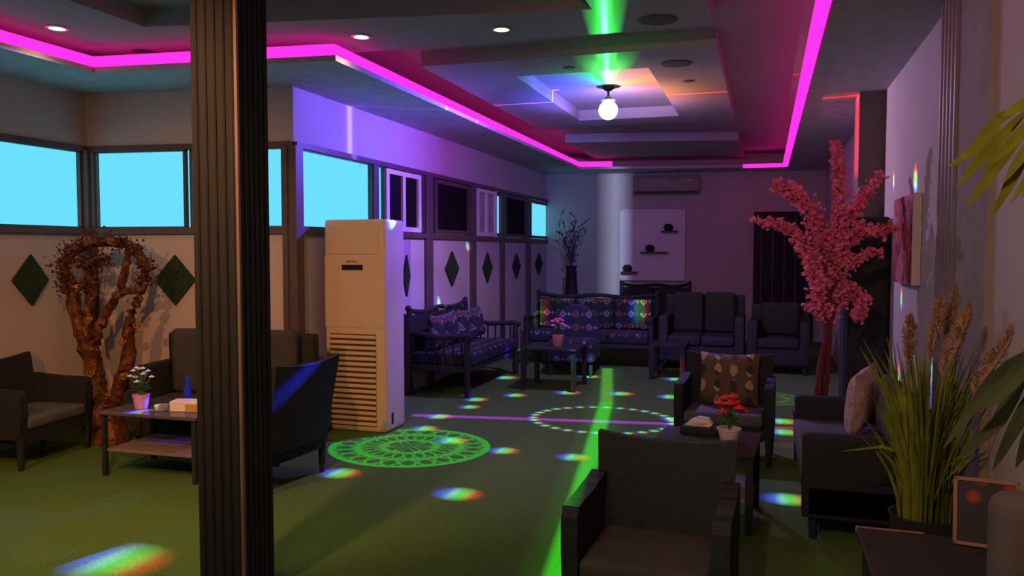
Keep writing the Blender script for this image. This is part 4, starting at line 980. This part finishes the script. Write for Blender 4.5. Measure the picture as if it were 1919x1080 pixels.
    ramp([(0, (.26, .07, .9)), (.06, (.30, .14, 1.9)), (.12, (.32, .18, 2.1)), (.17, (.16, .10, 1.0)), (.21, (.03, .05, .06)), (.30, (.03, .05, .05)), (.40, (.26, .17, .34)), (.46, (.42, .24, .42)), (.5, (.52, .17, .36)), (.6, (.11, .02, .10)), (.72, (.06, .035, .14)), (.765, (.085, .045, .24)), (.785, (.09, .12, .42)), (.81, (.08, .14, .62)), (.86, (.13, .05, .36)), (.93, (.16, .02, .36)), (1, (.26, .07, .9))], m1('MULTIPLY', side, G_WASH))
    upm = step(dz, .13, .30)
    ramp([(0, (.10, .12, 1)), (.1, (.10, .10, 1)), (.18, (.10, .25, .9)), (.25, (.05, .9, .15)), (.33, (.9, .35, .35)), (.42, (1, .38, .15)), (.5, (1, .25, .15)), (.6, (.7, .3, .55)), (.75, (.4, .25, .7)), (.9, (.25, .15, .9)), (1, (.10, .12, 1))], m1('MULTIPLY', upm, m1('DIVIDE', G_UP*.26, m1('MAXIMUM', dz, .15))))
    dn = m1('MULTIPLY', m1('SUBTRACT', 1.0, step(dz, -.74, -.56)), m1('MULTIPLY', m1('MINIMUM', m1('DIVIDE', 1.0, m1('POWER', down, 3.0)), 4.0), G_DOWN)); addc(dn, (.60, .40, 1.9))
    dn = m1('MULTIPLY', m1('MULTIPLY', step(dz, -.74, -.56), m1('SUBTRACT', 1.0, step(dz, -.5, -.3))), m1('MULTIPLY', m1('GREATER_THAN', dy, 0), G_DOWN*1.4)); addc(dn, (.55, .50, .70))
    acc = total[0]
    for v in total[1:]: acc = VM('ADD', acc, v)
    n.links.new(acc, em.inputs[0]); em.inputs[1].default_value = 1.0
    L.energy = G_ALL
DISCO_SIGN = 1
G_ALL = 100; G_DOT = 13; G_LINE = 6; G_WALL = 12; G_AZI = 2.2; G_WASH = 3.2; G_UP = 1.25; G_DOWN = .55
disco_light()

# ------------------------------------------------------------------ warm downlights and added unseen fill spots
def spot(p, e, ang=150, blend=.9, col=(1, .55, .28), tgt=None, r=.05):
    L = bpy.data.lights.new('downlight_or_fill_lamp', 'SPOT'); L.energy = e; L.color = col; L.spot_size = math.radians(ang); L.spot_blend = blend; L.shadow_soft_size = r
    o = bpy.data.objects.new('downlight_or_fill_lamp', L); COL.objects.link(o); o.location = p
    if tgt: o.rotation_euler = (Vector(tgt)-Vector(p)).to_track_quat('-Z', 'Y').to_euler()
    return o
for p in dlpos: spot((p.x, p.y, ZI-.03), 10)
spot((-2.2, 1.6, 2.85), 190, 78, .9, (1, .43, .17), (-3.7, 5.2, .0))
spot((-3.6, .6, 2.85), 190, 76, .9, (1, .36, .13), (-4.9, 5.0, .0))
spot((-.5, .4, 2.6), 120, 100, 1, (1, .52, .33), (1.0, 3.6, 1.7))  # unseen warm spot added to brighten the near right wall
spot((-1.2, .8, 2.85), 45, 120, 1, (1, .78, .36), (-1.4, 3.0, 0), .25)
spot((-3.0, 2.4, 2.85), 45, 105, 1, (1, .78, .36), (-3.0, 2.9, 0), .25)  # unseen spot added to brighten the near floor
w = bpy.data.worlds.new('world'); sc.world = w; w.use_nodes = True
w.node_tree.nodes['Background'].inputs[0].default_value = (1, .85, .8, 1); w.node_tree.nodes['Background'].inputs[1].default_value = .06
sc.view_settings.view_transform = 'Standard'; sc.view_settings.look = 'None'; sc.view_settings.gamma = 1; sc.view_settings.exposure = .42; sc.view_settings.use_curve_mapping = False
